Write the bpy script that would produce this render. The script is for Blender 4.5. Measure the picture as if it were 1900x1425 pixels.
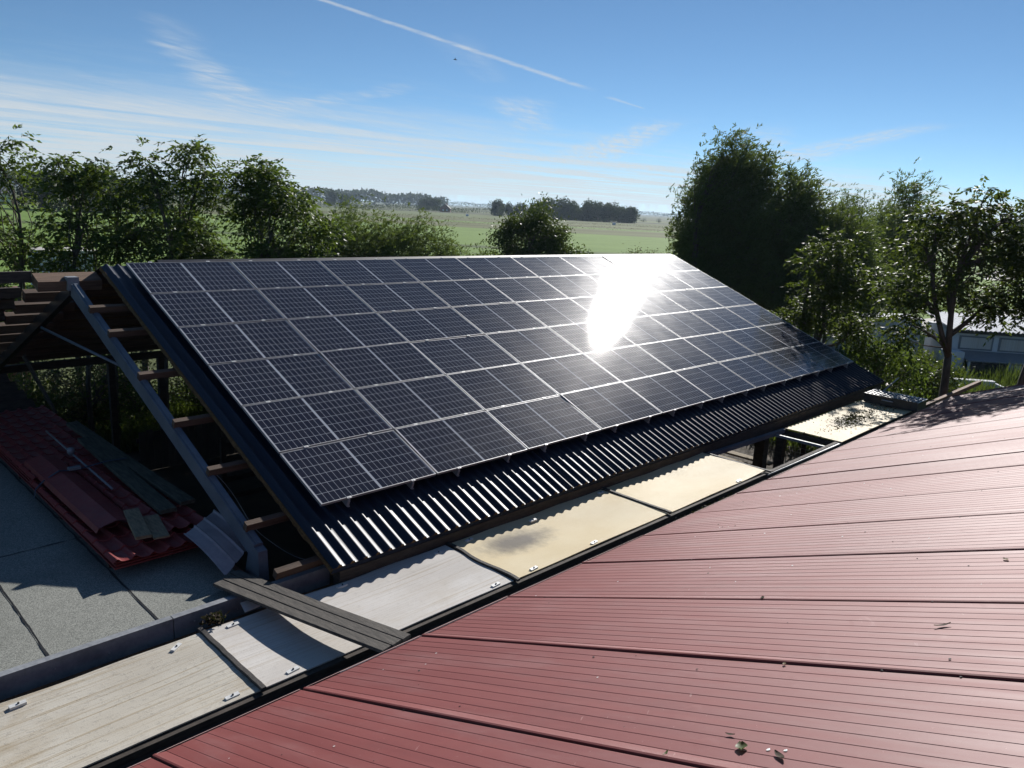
import bpy, bmesh, math, random
import numpy as np
from mathutils import Vector, Matrix

# ------------------------------------------------------------------ basics
for o in list(bpy.data.objects):
    bpy.data.objects.remove(o)
scene = bpy.context.scene
COL = scene.collection
G = 3.2                      # height of the lower panel edge above the ground
SL = math.radians(21.84)     # pitch of both roofs
CS, SN = math.cos(SL), math.sin(SL)

# ------------------------------------------------------------------ camera
YAW, PITCH, ROLL = 0.8003, -0.2248, 0.0485
cy, sy, cp, sp_ = math.cos(YAW), math.sin(YAW), math.cos(PITCH), math.sin(PITCH)
fwd = Vector((sy * cp, cy * cp, sp_))
rgt = Vector((cy, -sy, 0))
upv = rgt.cross(fwd)
r2 = rgt * math.cos(ROLL) + upv * math.sin(ROLL)
u2 = -rgt * math.sin(ROLL) + upv * math.cos(ROLL)
cam_d = bpy.data.cameras.new('camera')
cam = bpy.data.objects.new('camera', cam_d)
COL.objects.link(cam)
M = Matrix((r2, u2, -fwd)).transposed().to_4x4()
M.translation = Vector((-4.589, -7.486, 3.509 + G))
cam.matrix_world = M
cam_d.sensor_width = 36
cam_d.lens = 1430.14 / 1900 * 36
cam_d.clip_start = 0.05
cam_d.clip_end = 30000
scene.camera = cam

# ------------------------------------------------------------------ sun, sky, exposure
SUN_AZ, SUN_EL = math.radians(66.0), math.radians(29.0)   # azimuth measured from +Y towards +X
sund = Vector((math.sin(SUN_AZ) * math.cos(SUN_EL), math.cos(SUN_AZ) * math.cos(SUN_EL), math.sin(SUN_EL)))
sl = bpy.data.lights.new('sun', 'SUN')
sl.energy = 5.0
sl.angle = math.radians(0.53)
sl.color = (1.0, 0.965, 0.92)
sun = bpy.data.objects.new('sun', sl)
COL.objects.link(sun)
sun.rotation_euler = (-sund).to_track_quat('-Z', 'Y').to_euler()
sun.location = (20, 10, 40)

vs = scene.view_settings
vs.view_transform = 'Standard'
vs.look = 'None'
vs.gamma = 1.0
vs.exposure = 0.32
vs.use_curve_mapping = False
scene.cycles.use_denoising = True
scene.cycles.max_bounces = 8
scene.cycles.transparent_max_bounces = 12
scene.cycles.sample_clamp_indirect = 6.0
scene.cycles.caustics_reflective = False
scene.cycles.caustics_refractive = False
scene.cycles.volume_bounces = 0


class S:
    """a node socket with arithmetic"""
    t = None

    def __init__(s, sock):
        s.s = sock

    @staticmethod
    def m(op, *a, clamp=False):
        n = S.t.nodes.new('ShaderNodeMath')
        n.operation = op
        n.use_clamp = clamp
        for i, v in enumerate(a):
            if isinstance(v, S):
                S.t.links.new(v.s, n.inputs[i])
            else:
                n.inputs[i].default_value = v
        return S(n.outputs[0])

    def __add__(s, o): return S.m('ADD', s, o)
    def __radd__(s, o): return S.m('ADD', s, o)
    def __sub__(s, o): return S.m('SUBTRACT', s, o)
    def __rsub__(s, o): return S.m('SUBTRACT', o, s)
    def __mul__(s, o): return S.m('MULTIPLY', s, o)
    def __rmul__(s, o): return S.m('MULTIPLY', s, o)
    def __truediv__(s, o): return S.m('DIVIDE', s, o)


def smooth(x, a, b, lo=0.0, hi=1.0):
    n = S.t.nodes.new('ShaderNodeMapRange')
    n.interpolation_type = 'SMOOTHSTEP'
    S.t.links.new(x.s, n.inputs[0])
    for i, v in ((1, a), (2, b), (3, lo), (4, hi)):
        if isinstance(v, S):
            S.t.links.new(v.s, n.inputs[i])
        else:
            n.inputs[i].default_value = v
    return S(n.outputs[0])


def vec(x, y, z=0.0):
    n = S.t.nodes.new('ShaderNodeCombineXYZ')
    for i, v in enumerate((x, y, z)):
        if isinstance(v, S):
            S.t.links.new(v.s, n.inputs[i])
        else:
            n.inputs[i].default_value = v
    return S(n.outputs[0])


def split(v):
    n = S.t.nodes.new('ShaderNodeSeparateXYZ')
    S.t.links.new(v.s, n.inputs[0])
    return [S(n.outputs[i]) for i in range(3)]


def noise(v, scale=1.0, detail=4.0, rough=0.55, dist=0.0, dims='3D'):
    n = S.t.nodes.new('ShaderNodeTexNoise')
    n.noise_dimensions = dims
    if v is not None:
        S.t.links.new(v.s, n.inputs['Vector'])
    n.inputs['Scale'].default_value = scale
    n.inputs['Detail'].default_value = detail
    n.inputs['Roughness'].default_value = rough
    n.inputs['Distortion'].default_value = dist
    return S(n.outputs[0])


def mixc(f, a, b, blend='MIX'):
    n = S.t.nodes.new('ShaderNodeMix')
    n.data_type = 'RGBA'
    n.blend_type = blend
    for k, v in ((0, f), (6, a), (7, b)):
        if isinstance(v, S):
            S.t.links.new(v.s, n.inputs[k])
        elif k == 0:
            n.inputs[k].default_value = v
        else:
            n.inputs[k].default_value = (*v, 1.0) if len(v) == 3 else v
    return S(n.outputs[2])


def link(a, sock):
    S.t.links.new(a.s, sock)


world = bpy.data.worlds.new('World')
scene.world = world
world.use_nodes = True
wt = world.node_tree
S.t = wt
for n in list(wt.nodes):
    wt.nodes.remove(n)
wo = wt.nodes.new('ShaderNodeOutputWorld')
bg = wt.nodes.new('ShaderNodeBackground')
wt.links.new(bg.outputs[0], wo.inputs[0])
sky = wt.nodes.new('ShaderNodeTexSky')
sky.sky_type = 'NISHITA'
sky.sun_disc = False
sky.sun_elevation = SUN_EL
sky.sun_rotation = SUN_AZ
sky.altitude = 0
sky.air_density = 0.55
sky.dust_density = 0.0
sky.ozone_density = 5.0
bg.inputs[1].default_value = 0.080
tc = wt.nodes.new('ShaderNodeTexCoord')
dx, dy, dz = split(S(tc.outputs['Generated']))
zz = S.m('MAXIMUM', dz, 0.012)
qx, qy = dx / zz, dy / zz                       # a flat cloud layer seen in perspective
pn = vec(qx, qy)
wob = noise(pn, 0.55, 3.0)
wob2 = noise(pn, 2.2, 4.0)
fine = noise(vec(qx * 1.2 - qy * 0.5, qy * 3.2 + qx * 0.5), 1.0, 9.0, 0.66, 0.6)
fib = noise(vec(qx * 0.9 + qy * 0.7, qy * 6.5 - qx * 4.6), 1.0, 8.0, 0.62, 0.35)
qxw = qx + (wob - 0.5) * 1.1 + (wob2 - 0.5) * 0.28
qyw = qy + (wob2 - 0.5) * 0.35 + (wob - 0.5) * 0.5


def streak(ax, ay, bx, by, w0, w1, amp, px_=None, py_=None, tex=None, lo=0.3, hi=0.75):
    px_ = px_ or qxw
    py_ = py_ or qyw
    L = math.hypot(bx - ax, by - ay)
    tx, ty = (bx - ax) / L, (by - ay) / L
    s_ = (px_ - ax) * tx + (py_ - ay) * ty
    q_ = S.m('ABSOLUTE', (px_ - ax) * (-ty) + (py_ - ay) * tx)
    wd = smooth(s_, 0.0, L, w0, w1)
    body = smooth(q_ / wd, 0.15, 1.0, 1.0, 0.0)
    ends = smooth(s_, -0.12 * L, 0.12 * L) * smooth(s_, L * 0.9, L * 1.06, 1.0, 0.0)
    r = body * ends * amp
    if tex is not None:
        r = r * smooth(tex, lo, hi, 0.15, 1.0)
        if tex is fine:
            r = r * smooth(fib, 0.30, 0.66, 0.25, 1.25)
    return r


# one long contrail, then loose cirrus
jit = (noise(pn, 9.0, 3.0) - 0.5) * 0.045
ctex = noise(pn, 6.0, 4.0)
cl = streak(1.3, 3.56, 5.25, 4.40, 0.034, 0.072, 0.50, qx + jit, qy + jit, ctex, 0.2, 0.6)
cl = cl + streak(5.75, 4.55, 6.5, 4.70, 0.06, 0.03, 0.32, qx + jit, qy + jit)
cl = cl + streak(2.5, 5.8, 4.35, 8.6, 0.20, 0.42, 0.55, None, None, fine)
cl = cl + streak(2.0, 5.0, 2.7, 5.9, 0.20, 0.25, 0.22, None, None, fine)
cl = cl + streak(5.45, 5.4, 7.7, 7.3, 0.45, 0.35, 0.52, None, None, fine)
cl = cl + streak(3.3, 3.9, 4.6, 4.9, 0.25, 0.2, 0.16, None, None, fine)
cl = cl + streak(4.3, 5.8, 4.9, 9.6, 0.25, 0.5, 0.38, None, None, fine)
cl = cl + streak(8.7, 2.8, 13.0, 6.6, 0.35, 0.9, 0.55, None, None, fine, 0.25, 0.65)
cl = cl + streak(7.6, 5.2, 12.0, 10.0, 0.4, 0.9, 0.60, None, None, fine, 0.25, 0.65)
cl = cl + streak(8.2, 4.3, 14.0, 7.2, 0.4, 0.8, 0.40, None, None, fine)
# veil of thin high cloud thickening towards the horizon, streaked along one direction
band = noise(vec(qx * 0.16 - qy * 0.03, qy * 0.75 + qx * 0.06), 1.0, 5.0, 0.55, 0.5)
band2 = noise(vec(qx * 0.05, qy * 0.28 + qx * 0.02), 1.0, 4.0, 0.5, 0.3)
v1 = smooth(qy + qx * 0.12 + (wob - 0.5) * 3.0, 6.5, 13.0) * smooth(band, 0.32, 0.64, 0.18, 0.86)
v1 = v1 * smooth(fib, 0.25, 0.70, 0.75, 1.15)
v2 = smooth(qy + qx * 0.25, 14.0, 34.0) * smooth(band2, 0.36, 0.62, 0.12, 0.75)
v0 = smooth(qy + qx * 0.2, 5.0, 10.0) * smooth(fine, 0.45, 0.8, 0.0, 0.22)
cloud = S.m('MINIMUM', cl + v1 + v2 * 0.6 + v0, 0.88)
cloud = cloud * smooth(dz, -0.005, 0.012)
hs = wt.nodes.new('ShaderNodeHueSaturation')
hs.inputs['Saturation'].default_value = 1.0
hs.inputs['Value'].default_value = 1.0
wt.links.new(sky.outputs[0], hs.inputs['Color'])
skyc = mixc(1.0, S(hs.outputs[0]), (0.99, 1.06, 0.95), 'MULTIPLY')
# the ground side of the sphere keeps the horizon colour
ccol = vec(6.6, 7.0, 7.2)
link(mixc(cloud, skyc, ccol), bg.inputs[0])

# ------------------------------------------------------------------ materials


def new_mat(name):
    m = bpy.data.materials.new(name)
    m.use_nodes = True
    S.t = m.node_tree
    for n in list(S.t.nodes):
        S.t.nodes.remove(n)
    out = S.t.nodes.new('ShaderNodeOutputMaterial')
    return m, out


def principled(out, **kw):
    b = S.t.nodes.new('ShaderNodeBsdfPrincipled')
    S.t.links.new(b.outputs[0], out.inputs[0])
    names = {'color': 'Base Color', 'rough': 'Roughness', 'metal': 'Metallic', 'spec': 'Specular IOR Level',
             'coat': 'Coat Weight', 'coat_rough': 'Coat Roughness', 'normal': 'Normal', 'trans': 'Transmission Weight'}
    for k, v in kw.items():
        s_ = b.inputs[names[k]]
        if isinstance(v, S):
            link(v, s_)
        elif k == 'color':
            s_.default_value = (*v, 1)
        else:
            s_.default_value = v
    return b


def position():
    return S(S.t.nodes.new('ShaderNodeNewGeometry').outputs['Position'])


def objcoord():
    return S(S.t.nodes.new('ShaderNodeTexCoord').outputs['Object'])


def bump(h, strength=0.3, dist=0.01):
    n = S.t.nodes.new('ShaderNodeBump')
    n.inputs['Strength'].default_value = strength
    n.inputs['Distance'].default_value = dist
    link(h, n.inputs['Height'])
    return S(n.outputs[0])


def plain(name, a, b, scale=3.0, rough=0.6, metal=0.0, spec=0.5, stretch=(1, 1, 1), bmp=0.0, bscale=40.0, rvar=0.1,
          lo=0.3, hi=0.7, coat=0.0):
    """two-tone noisy surface with fine relief"""
    m, out = new_mat(name)
    p = position()
    x, y, z = split(p)
    pv = vec(x * stretch[0], y * stretch[1], z * stretch[2])
    n1 = noise(pv, scale, 6.0, 0.6)
    n2 = noise(pv, scale * 7.3, 4.0, 0.6)
    f = smooth(n1 * 0.65 + n2 * 0.35, lo, hi)
    kw = dict(color=mixc(f, a, b), rough=smooth(n2, 0.2, 0.8, rough - rvar, rough + rvar), metal=metal, spec=spec, coat=coat)
    if bmp:
        kw['normal'] = bump(noise(pv, bscale, 4.0, 0.6), bmp, 0.01)
    principled(out, **kw)
    return m


MAT = {}
MAT['steel'] = plain('galvanised steel', (0.17, 0.18, 0.195), (0.30, 0.315, 0.335), 4, 0.62, 0.15, bmp=0.05)
MAT['grey_paint'] = plain('grey painted steel', (0.085, 0.105, 0.135), (0.15, 0.175, 0.21), 2.5, 0.5, 0.0, bmp=0.05)
MAT['alu'] = plain('anodised aluminium', (0.42, 0.43, 0.45), (0.50, 0.51, 0.53), 6, 0.42, 0.6)
MAT['panel_frame'] = plain('anodised panel frame', (0.26, 0.265, 0.28), (0.34, 0.345, 0.36), 6, 0.5, 0.3)
MAT['dark_wood'] = plain('weathered dark timber', (0.020, 0.015, 0.011), (0.075, 0.058, 0.045), 5, 0.85, stretch=(1, 1, 6), bmp=0.4, bscale=30)
MAT['brown_wood'] = plain('brown timber', (0.085, 0.050, 0.029), (0.24, 0.15, 0.095), 3, 0.8, stretch=(0.4, 6, 6), bmp=0.3, bscale=25)
MAT['old_wood'] = plain('dull brown timber', (0.045, 0.029, 0.019), (0.135, 0.086, 0.056), 3, 0.85, stretch=(0.4, 6, 6), bmp=0.4, bscale=25)
MAT['grey_board'] = plain('silvered deck board', (0.035, 0.031, 0.027), (0.115, 0.102, 0.086), 3.0, 0.85, stretch=(14, 1.5, 8), bmp=0.6, bscale=18, lo=0.32, hi=0.66)
MAT['moss_board'] = plain('mossy old board', (0.025, 0.030, 0.020), (0.115, 0.115, 0.085), 4, 0.9, stretch=(8, 1.2, 6), bmp=0.5, bscale=25)
MAT['tan_board'] = plain('sawn timber off-cut', (0.13, 0.10, 0.06), (0.30, 0.24, 0.15), 5, 0.85, stretch=(8, 1.5, 6), bmp=0.4, bscale=25)
MAT['batten'] = plain('black rubber batten', (0.018, 0.016, 0.015), (0.06, 0.052, 0.046), 8, 0.75, bmp=0.4)
MAT['foam'] = plain('yellow brown insulation foam', (0.06, 0.032, 0.010), (0.19, 0.11, 0.038), 22, 0.95, bmp=1.0, bscale=60)
MAT['white_plate'] = plain('white fixing plate', (0.55, 0.55, 0.53), (0.75, 0.75, 0.73), 20, 0.45)
MAT['black_plastic'] = plain('black plastic', (0.015, 0.016, 0.018), (0.04, 0.042, 0.046), 8, 0.35)
MAT['grey_plastic'] = plain('grey plastic', (0.16, 0.17, 0.19), (0.24, 0.25, 0.27), 8, 0.4)
MAT['dirt'] = plain('bare earth', (0.035, 0.027, 0.018), (0.085, 0.066, 0.045), 0.8, 0.95, bmp=0.5, bscale=6)
MAT['white_wall'] = plain('white cladding', (0.60, 0.62, 0.65), (0.72, 0.73, 0.75), 0.8, 0.8, spec=0.12)
MAT['shed_dark'] = plain('dark boarding', (0.035, 0.03, 0.026), (0.10, 0.085, 0.07), 3, 0.8, stretch=(1, 1, .2))
MAT['gravel'] = plain('pale gravel', (0.36, 0.34, 0.30), (0.55, 0.53, 0.48), 1.2, 0.9, bmp=0.5, bscale=20)
MAT['brick'] = plain('brick wall', (0.16, 0.075, 0.05), (0.27, 0.13, 0.09), 4, 0.85)
MAT['roof_tile'] = plain('red roof tile', (0.17, 0.075, 0.065), (0.30, 0.15, 0.13), 5, 0.75)
MAT['dark_tile'] = plain('dark roof tile', (0.03, 0.03, 0.034), (0.07, 0.068, 0.07), 2, 0.7)
MAT['stone_far'] = plain('church stone', (0.10, 0.09, 0.085), (0.18, 0.16, 0.15), .1, 0.9)
MAT['rust'] = plain('rusty steel', (0.06, 0.035, 0.02), (0.24, 0.10, 0.04), 4, 0.8, bmp=0.3)
MAT['wire'] = plain('grey wire', (0.25, 0.25, 0.25), (0.4, 0.4, 0.4), 10, 0.5, 0.4)
MAT['strap'] = plain('dark blue strap', (0.02, 0.035, 0.07), (0.06, 0.08, 0.13), 20, 0.7)
MAT['pinkgrey'] = plain('pale underside of a red sheet', (0.30, 0.27, 0.28), (0.42, 0.38, 0.39), 5, 0.6)
MAT['bark'] = plain('bark', (0.045, 0.035, 0.026), (0.14, 0.115, 0.085), 6, 0.9, stretch=(1, 1, .25), bmp=0.8, bscale=15)
MAT['bird'] = plain('bird', (0.015, 0.015, 0.015), (0.03, 0.03, 0.03), 5, 0.8)
MAT['rubber_black'] = plain('dark gutter', (0.02, 0.02, 0.021), (0.05, 0.05, 0.05), 5, 0.7)


def navy_mat():
    m, out = new_mat('dark navy coated steel')
    p = position()
    n1 = noise(p, 3.0, 5.0)
    x, y, z = split(p)
    sc_ = noise(vec(x * 60, y * 2, z * 2), 1.0, 3.0)
    principled(out, color=mixc(n1, (0.006, 0.010, 0.022), (0.011, 0.017, 0.036)), rough=smooth(n1 * 0.7 + sc_ * 0.3, 0.2, 0.8, 0.42, 0.52), spec=0.45)
    return m


MAT['navy'] = navy_mat()


def red_mat():
    m, out = new_mat('red coated steel roof')
    p = position()
    x, y, z = split(p)
    big = noise(p, 0.35, 4.0, 0.5)
    run = noise(vec(x * 9.0, y * 0.5, 0.0), 1.0, 5.0, 0.6)
    spk = noise(p, 38.0, 3.0, 0.6)
    grit = smooth(spk, 0.68, 0.76)
    base = mixc(smooth(big * 0.5 + run * 0.5, 0.32, 0.68), (0.182, 0.043, 0.040), (0.228, 0.057, 0.052))
    base = mixc(grit * 0.35, base, (0.42, 0.22, 0.20))
    dust = smooth(noise(vec(x * 3, y * 0.8, 0), 1.0, 6.0, 0.65), 0.45, 0.75)
    base = mixc(dust * 0.24, base, (0.33, 0.21, 0.20))
    blot = smooth(noise(vec(x * 1.3 + 5, y * 1.3, 0), 1.0, 7.0, 0.7), 0.52, 0.72)
    base = mixc(blot * 0.22, base, (0.12, 0.040, 0.038))
    dent = noise(p, 1.7, 3.0, 0.5) + smooth(noise(p, 2.6, 2.0, 0.5), 0.66, 0.74) * 0.35 + noise(vec(x * 0.6, y * 7.0, 0), 1.0, 3.0) * 0.25
    scr = smooth(noise(vec(x * 5.0 + y * 3.0, y * 30.0 - x * 14.0, 0), 1.0, 3.0, 0.5), 0.70, 0.74) * smooth(noise(p, 0.8, 2.0), 0.5, 0.6)
    base = mixc(scr * 0.4, base, (0.42, 0.26, 0.24))
    principled(out, color=base, rough=smooth(run * 0.6 + big * 0.4, 0.3, 0.7, 0.56, 0.66), spec=0.36,
               normal=bump(dent, 0.10, 0.03))
    return m


MAT['red'] = red_mat()
MAT['red_sheet'] = plain('dark red tile sheet', (0.16, 0.022, 0.024), (0.25, 0.040, 0.036), 3, 0.5, bmp=0.1)
MAT['red_edge'] = plain('pale pink cut edge', (0.42, 0.26, 0.25), (0.55, 0.38, 0.35), 8, 0.6)


def felt_mat():
    m, out = new_mat('mineral roofing felt')
    p = position()
    g = noise(p, 95.0, 2.0, 0.7)
    b = noise(p, 1.1, 5.0, 0.6)
    x, y, z = split(p)
    base = mixc(smooth(g, 0.32, 0.68), (0.125, 0.130, 0.118), (0.33, 0.335, 0.30))
    base = mixc(smooth(b, 0.45, 0.75) * 0.35, base, (0.10, 0.105, 0.09))
    principled(out, color=base, rough=0.92, spec=0.3, normal=bump(g, 0.5, 0.006))
    return m


MAT['felt'] = felt_mat()
MAT['tar'] = plain('tar seam', (0.012, 0.012, 0.012), (0.03, 0.03, 0.03), 6, 0.6)


def sheet_mat(name, a, b, stain, seed, streaky):
    """weathered translucent fibreglass sheet"""
    m, out = new_mat(name)
    p = position()
    x, y, z = split(p)
    st = noise(vec(x * 0.35 + seed, y * 26.0, 0), 1.0, 6.0, 0.65)
    bl = noise(vec(x * 0.8 + seed, y * 1.4, 0), 1.0, 5.0, 0.6)
    sp = noise(p, 70.0, 3.0, 0.6)
    fl = noise(vec(x * 0.22 + seed, y * 70.0, 1.0), 1.0, 5.0, 0.6)
    base = mixc(smooth(bl, 0.3, 0.7), a, b)
    base = mixc(smooth(fl, 0.55, 0.64) * 0.55 * streaky, base, (0.24, 0.21, 0.17))
    base = mixc(smooth(st, 0.50, 0.68) * streaky, base, stain)
    base = mixc(smooth(noise(vec(x * 0.9 + seed, y * 1.5, 3.0), 1.0, 5.0, 0.6), 0.50, 0.70) * 0.7 * streaky, base, stain)
    wet = smooth(noise(vec(x * 14.0, y * 40.0, seed), 1.0, 4.0, 0.7), 0.56, 0.64)
    base = mixc(wet * 0.25 * streaky, base, (0.20, 0.18, 0.15))
    base = mixc(smooth(sp, 0.62, 0.72) * 0.22, base, (0.16, 0.13, 0.09))
    bs = principled(out, color=base, rough=smooth(sp * 0.5 + st * 0.5, 0.3, 0.7, 0.52, 0.70), spec=0.22,
                    normal=bump(st * (0.6 * streaky) + sp * 0.25 + wet * (0.3 * streaky), 0.6, 0.008))
    tr = S.t.nodes.new('ShaderNodeBsdfTranslucent')
    link(base, tr.inputs[0])
    mx = S.t.nodes.new('ShaderNodeMixShader')
    mx.inputs[0].default_value = 0.18
    S.t.links.new(bs.outputs[0], mx.inputs[1])
    S.t.links.new(tr.outputs[0], mx.inputs[2])
    S.t.links.new(mx.outputs[0], out.inputs[0])
    return m


MAT['sheet_grey'] = sheet_mat('grey fibreglass sheet', (0.60, 0.55, 0.46), (0.71, 0.67, 0.58), (0.36, 0.26, 0.13), 1.7, 0.72)
MAT['sheet_white'] = sheet_mat('whitish fibreglass sheet', (0.64, 0.60, 0.55), (0.74, 0.71, 0.67), (0.46, 0.37, 0.25), 7.1, 0.45)


def cream_mat(name, cx_, cy_, rx_, ry_, dark):
    """cream fibreglass sheet with one sooty puddle stain of its own"""
    m, out = new_mat(name)
    p = position()
    x, y, z = split(p)
    bl = noise(vec(x * 0.7, y * 1.2, 0), 1.0, 5.0, 0.6)
    sp = noise(p, 60.0, 3.0, 0.6)
    md = noise(p, 5.0, 5.0, 0.65)
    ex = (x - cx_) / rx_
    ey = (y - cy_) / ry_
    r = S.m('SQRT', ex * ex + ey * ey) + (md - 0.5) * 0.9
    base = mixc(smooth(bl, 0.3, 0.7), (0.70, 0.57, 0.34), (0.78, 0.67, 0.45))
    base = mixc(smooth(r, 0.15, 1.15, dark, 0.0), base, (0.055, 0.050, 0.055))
    base = mixc(smooth(sp, 0.62, 0.74) * 0.16, base, (0.15, 0.12, 0.08))
    bs = principled(out, color=base, rough=smooth(sp, 0.3, 0.7, 0.55, 0.70), spec=0.22, normal=bump(sp, 0.12, 0.004))
    tr = S.t.nodes.new('ShaderNodeBsdfTranslucent')
    link(base, tr.inputs[0])
    mx = S.t.nodes.new('ShaderNodeMixShader')
    mx.inputs[0].default_value = 0.18
    S.t.links.new(bs.outputs[0], mx.inputs[1])
    S.t.links.new(tr.outputs[0], mx.inputs[2])
    S.t.links.new(mx.outputs[0], out.inputs[0])
    return m


MAT['cream_a'] = cream_mat('cream sheet with soot stain', 2.15, -1.15, 0.75, 0.33, 0.85)
MAT['cream_b'] = cream_mat('cream sheet', 6.2, -0.9, 0.5, 0.2, 0.10)
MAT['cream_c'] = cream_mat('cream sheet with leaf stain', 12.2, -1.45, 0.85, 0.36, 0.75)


def cell_mat():
    m, out = new_mat('monocrystalline cell')
    oi = S(S.t.nodes.new('ShaderNodeObjectInfo').outputs['Random'])
    p = position()
    n1 = noise(p, 1.3, 2.0)
    f = n1 * 0.7 + oi * 0.3
    principled(out, color=mixc(f, (0.0125, 0.0145, 0.029), (0.0185, 0.021, 0.041)), rough=0.9, spec=0.0)
    return m


def pane_mat():
    """toughened front glass: Fresnel mix of clear transmission and a slightly rough reflection"""
    m, out = new_mat('solar glass')
    tr = S.t.nodes.new('ShaderNodeBsdfTransparent')
    tr.inputs[0].default_value = (0.93, 0.94, 0.95, 1)
    g1 = S.t.nodes.new('ShaderNodeBsdfGlossy')
    g1.distribution = 'BECKMANN'
    g2 = S.t.nodes.new('ShaderNodeBsdfGlossy')
    g2.distribution = 'GGX'
    g1.inputs['Roughness'].default_value = 0.125
    g2.inputs['Roughness'].default_value = 0.34
    p = position()
    dustn = noise(p, 2.2, 5.0, 0.6)
    mg = S.t.nodes.new('ShaderNodeMixShader')
    link(smooth(dustn, 0.3, 0.7, 0.065, 0.10), mg.inputs[0])
    S.t.links.new(g1.outputs[0], mg.inputs[1])
    S.t.links.new(g2.outputs[0], mg.inputs[2])
    gm = S.t.nodes.new('ShaderNodeNewGeometry')        # Schlick, the same from both sides of the pane
    dp = S.t.nodes.new('ShaderNodeVectorMath')
    dp.operation = 'DOT_PRODUCT'
    S.t.links.new(gm.outputs['Normal'], dp.inputs[0])
    S.t.links.new(gm.outputs['Incoming'], dp.inputs[1])
    fres = S.m('POWER', 1.0 - S.m('ABSOLUTE', S(dp.outputs['Value'])), 5.0) * 0.97 + 0.03
    mx = S.t.nodes.new('ShaderNodeMixShader')
    link(fres, mx.inputs[0])
    S.t.links.new(tr.outputs[0], mx.inputs[1])
    S.t.links.new(mg.outputs[0], mx.inputs[2])
    # thin film of dust, washed into runs down the slope
    x, y, z = split(p)
    run = noise(vec(x * 7.0, y * 0.8, 0), 1.0, 6.0, 0.65)
    df = S.t.nodes.new('ShaderNodeBsdfDiffuse')
    df.inputs[0].default_value = (0.34, 0.32, 0.29, 1)
    md = S.t.nodes.new('ShaderNodeMixShader')
    link(smooth(run * 0.6 + dustn * 0.4, 0.3, 0.7, 0.006, 0.035), md.inputs[0])
    S.t.links.new(mx.outputs[0], md.inputs[1])
    S.t.links.new(df.outputs[0], md.inputs[2])
    S.t.links.new(md.outputs[0], out.inputs[0])
    return m


MAT['cell'] = cell_mat()
MAT['pane'] = pane_mat()
MAT['backsheet'] = plain('white backsheet', (0.50, 0.52, 0.56), (0.58, 0.60, 0.64), 3, 0.9, spec=0.0)


def leaf_mat(name, a, b, gloss=0.40, transl=0.35, spec=0.30):
    m, out = new_mat(name)
    at = S.t.nodes.new('ShaderNodeAttribute')
    at.attribute_name = 'tint'
    f = S(at.outputs['Fac'])
    col = mixc(f, a, b)
    bs = principled(out, color=col, rough=gloss, spec=spec)
    tr = S.t.nodes.new('ShaderNodeBsdfTranslucent')
    link(mixc(0.6, col, (0.16, 0.22, 0.02)), tr.inputs[0])
    mx = S.t.nodes.new('ShaderNodeMixShader')
    mx.inputs[0].default_value = transl
    S.t.links.new(bs.outputs[0], mx.inputs[1])
    S.t.links.new(tr.outputs[0], mx.inputs[2])
    S.t.links.new(mx.outputs[0], out.inputs[0])
    return m


MAT['leaf_ash'] = leaf_mat('ash leaf', (0.040, 0.074, 0.017), (0.100, 0.155, 0.036), 0.50, 0.45, 0.18)
MAT['leaf_walnut'] = leaf_mat('walnut leaf', (0.034, 0.054, 0.015), (0.085, 0.108, 0.028), 0.52, 0.40, 0.14)
MAT['leaf_willow'] = leaf_mat('willow leaf', (0.056, 0.084, 0.030), (0.130, 0.160, 0.064), 0.55, 0.45, 0.15)
MAT['leaf_willow_pale'] = leaf_mat('pale willow leaf', (0.070, 0.105, 0.030), (0.145, 0.185, 0.066), 0.55, 0.4, 0.15)
MAT['leaf_dark'] = leaf_mat('dark leaf', (0.022, 0.042, 0.014), (0.055, 0.082, 0.026), 0.5, 0.3, 0.14)
MAT['leaf_dry'] = leaf_mat('dry leaf', (0.16, 0.11, 0.055), (0.36, 0.26, 0.14), 0.6, 0.4)
MAT['leaf_brown'] = leaf_mat('brown shrub leaf', (0.06, 0.045, 0.025), (0.12, 0.09, 0.045), 0.6, 0.25)
MAT['leaf_far'] = leaf_mat('far tree leaf', (0.020, 0.034, 0.016), (0.042, 0.062, 0.026), 0.95, 0.15, 0.05)
MAT['grass'] = leaf_mat('grass blade', (0.05, 0.085, 0.018), (0.13, 0.165, 0.045), 0.5, 0.35)
MAT['litter'] = leaf_mat('leaf litter', (0.025, 0.018, 0.012), (0.09, 0.06, 0.035), 0.8, 0.1)
MAT['leaf_green'] = leaf_mat('green leaf', (0.05, 0.075, 0.015), (0.11, 0.13, 0.03), 0.45, 0.3)


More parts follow.
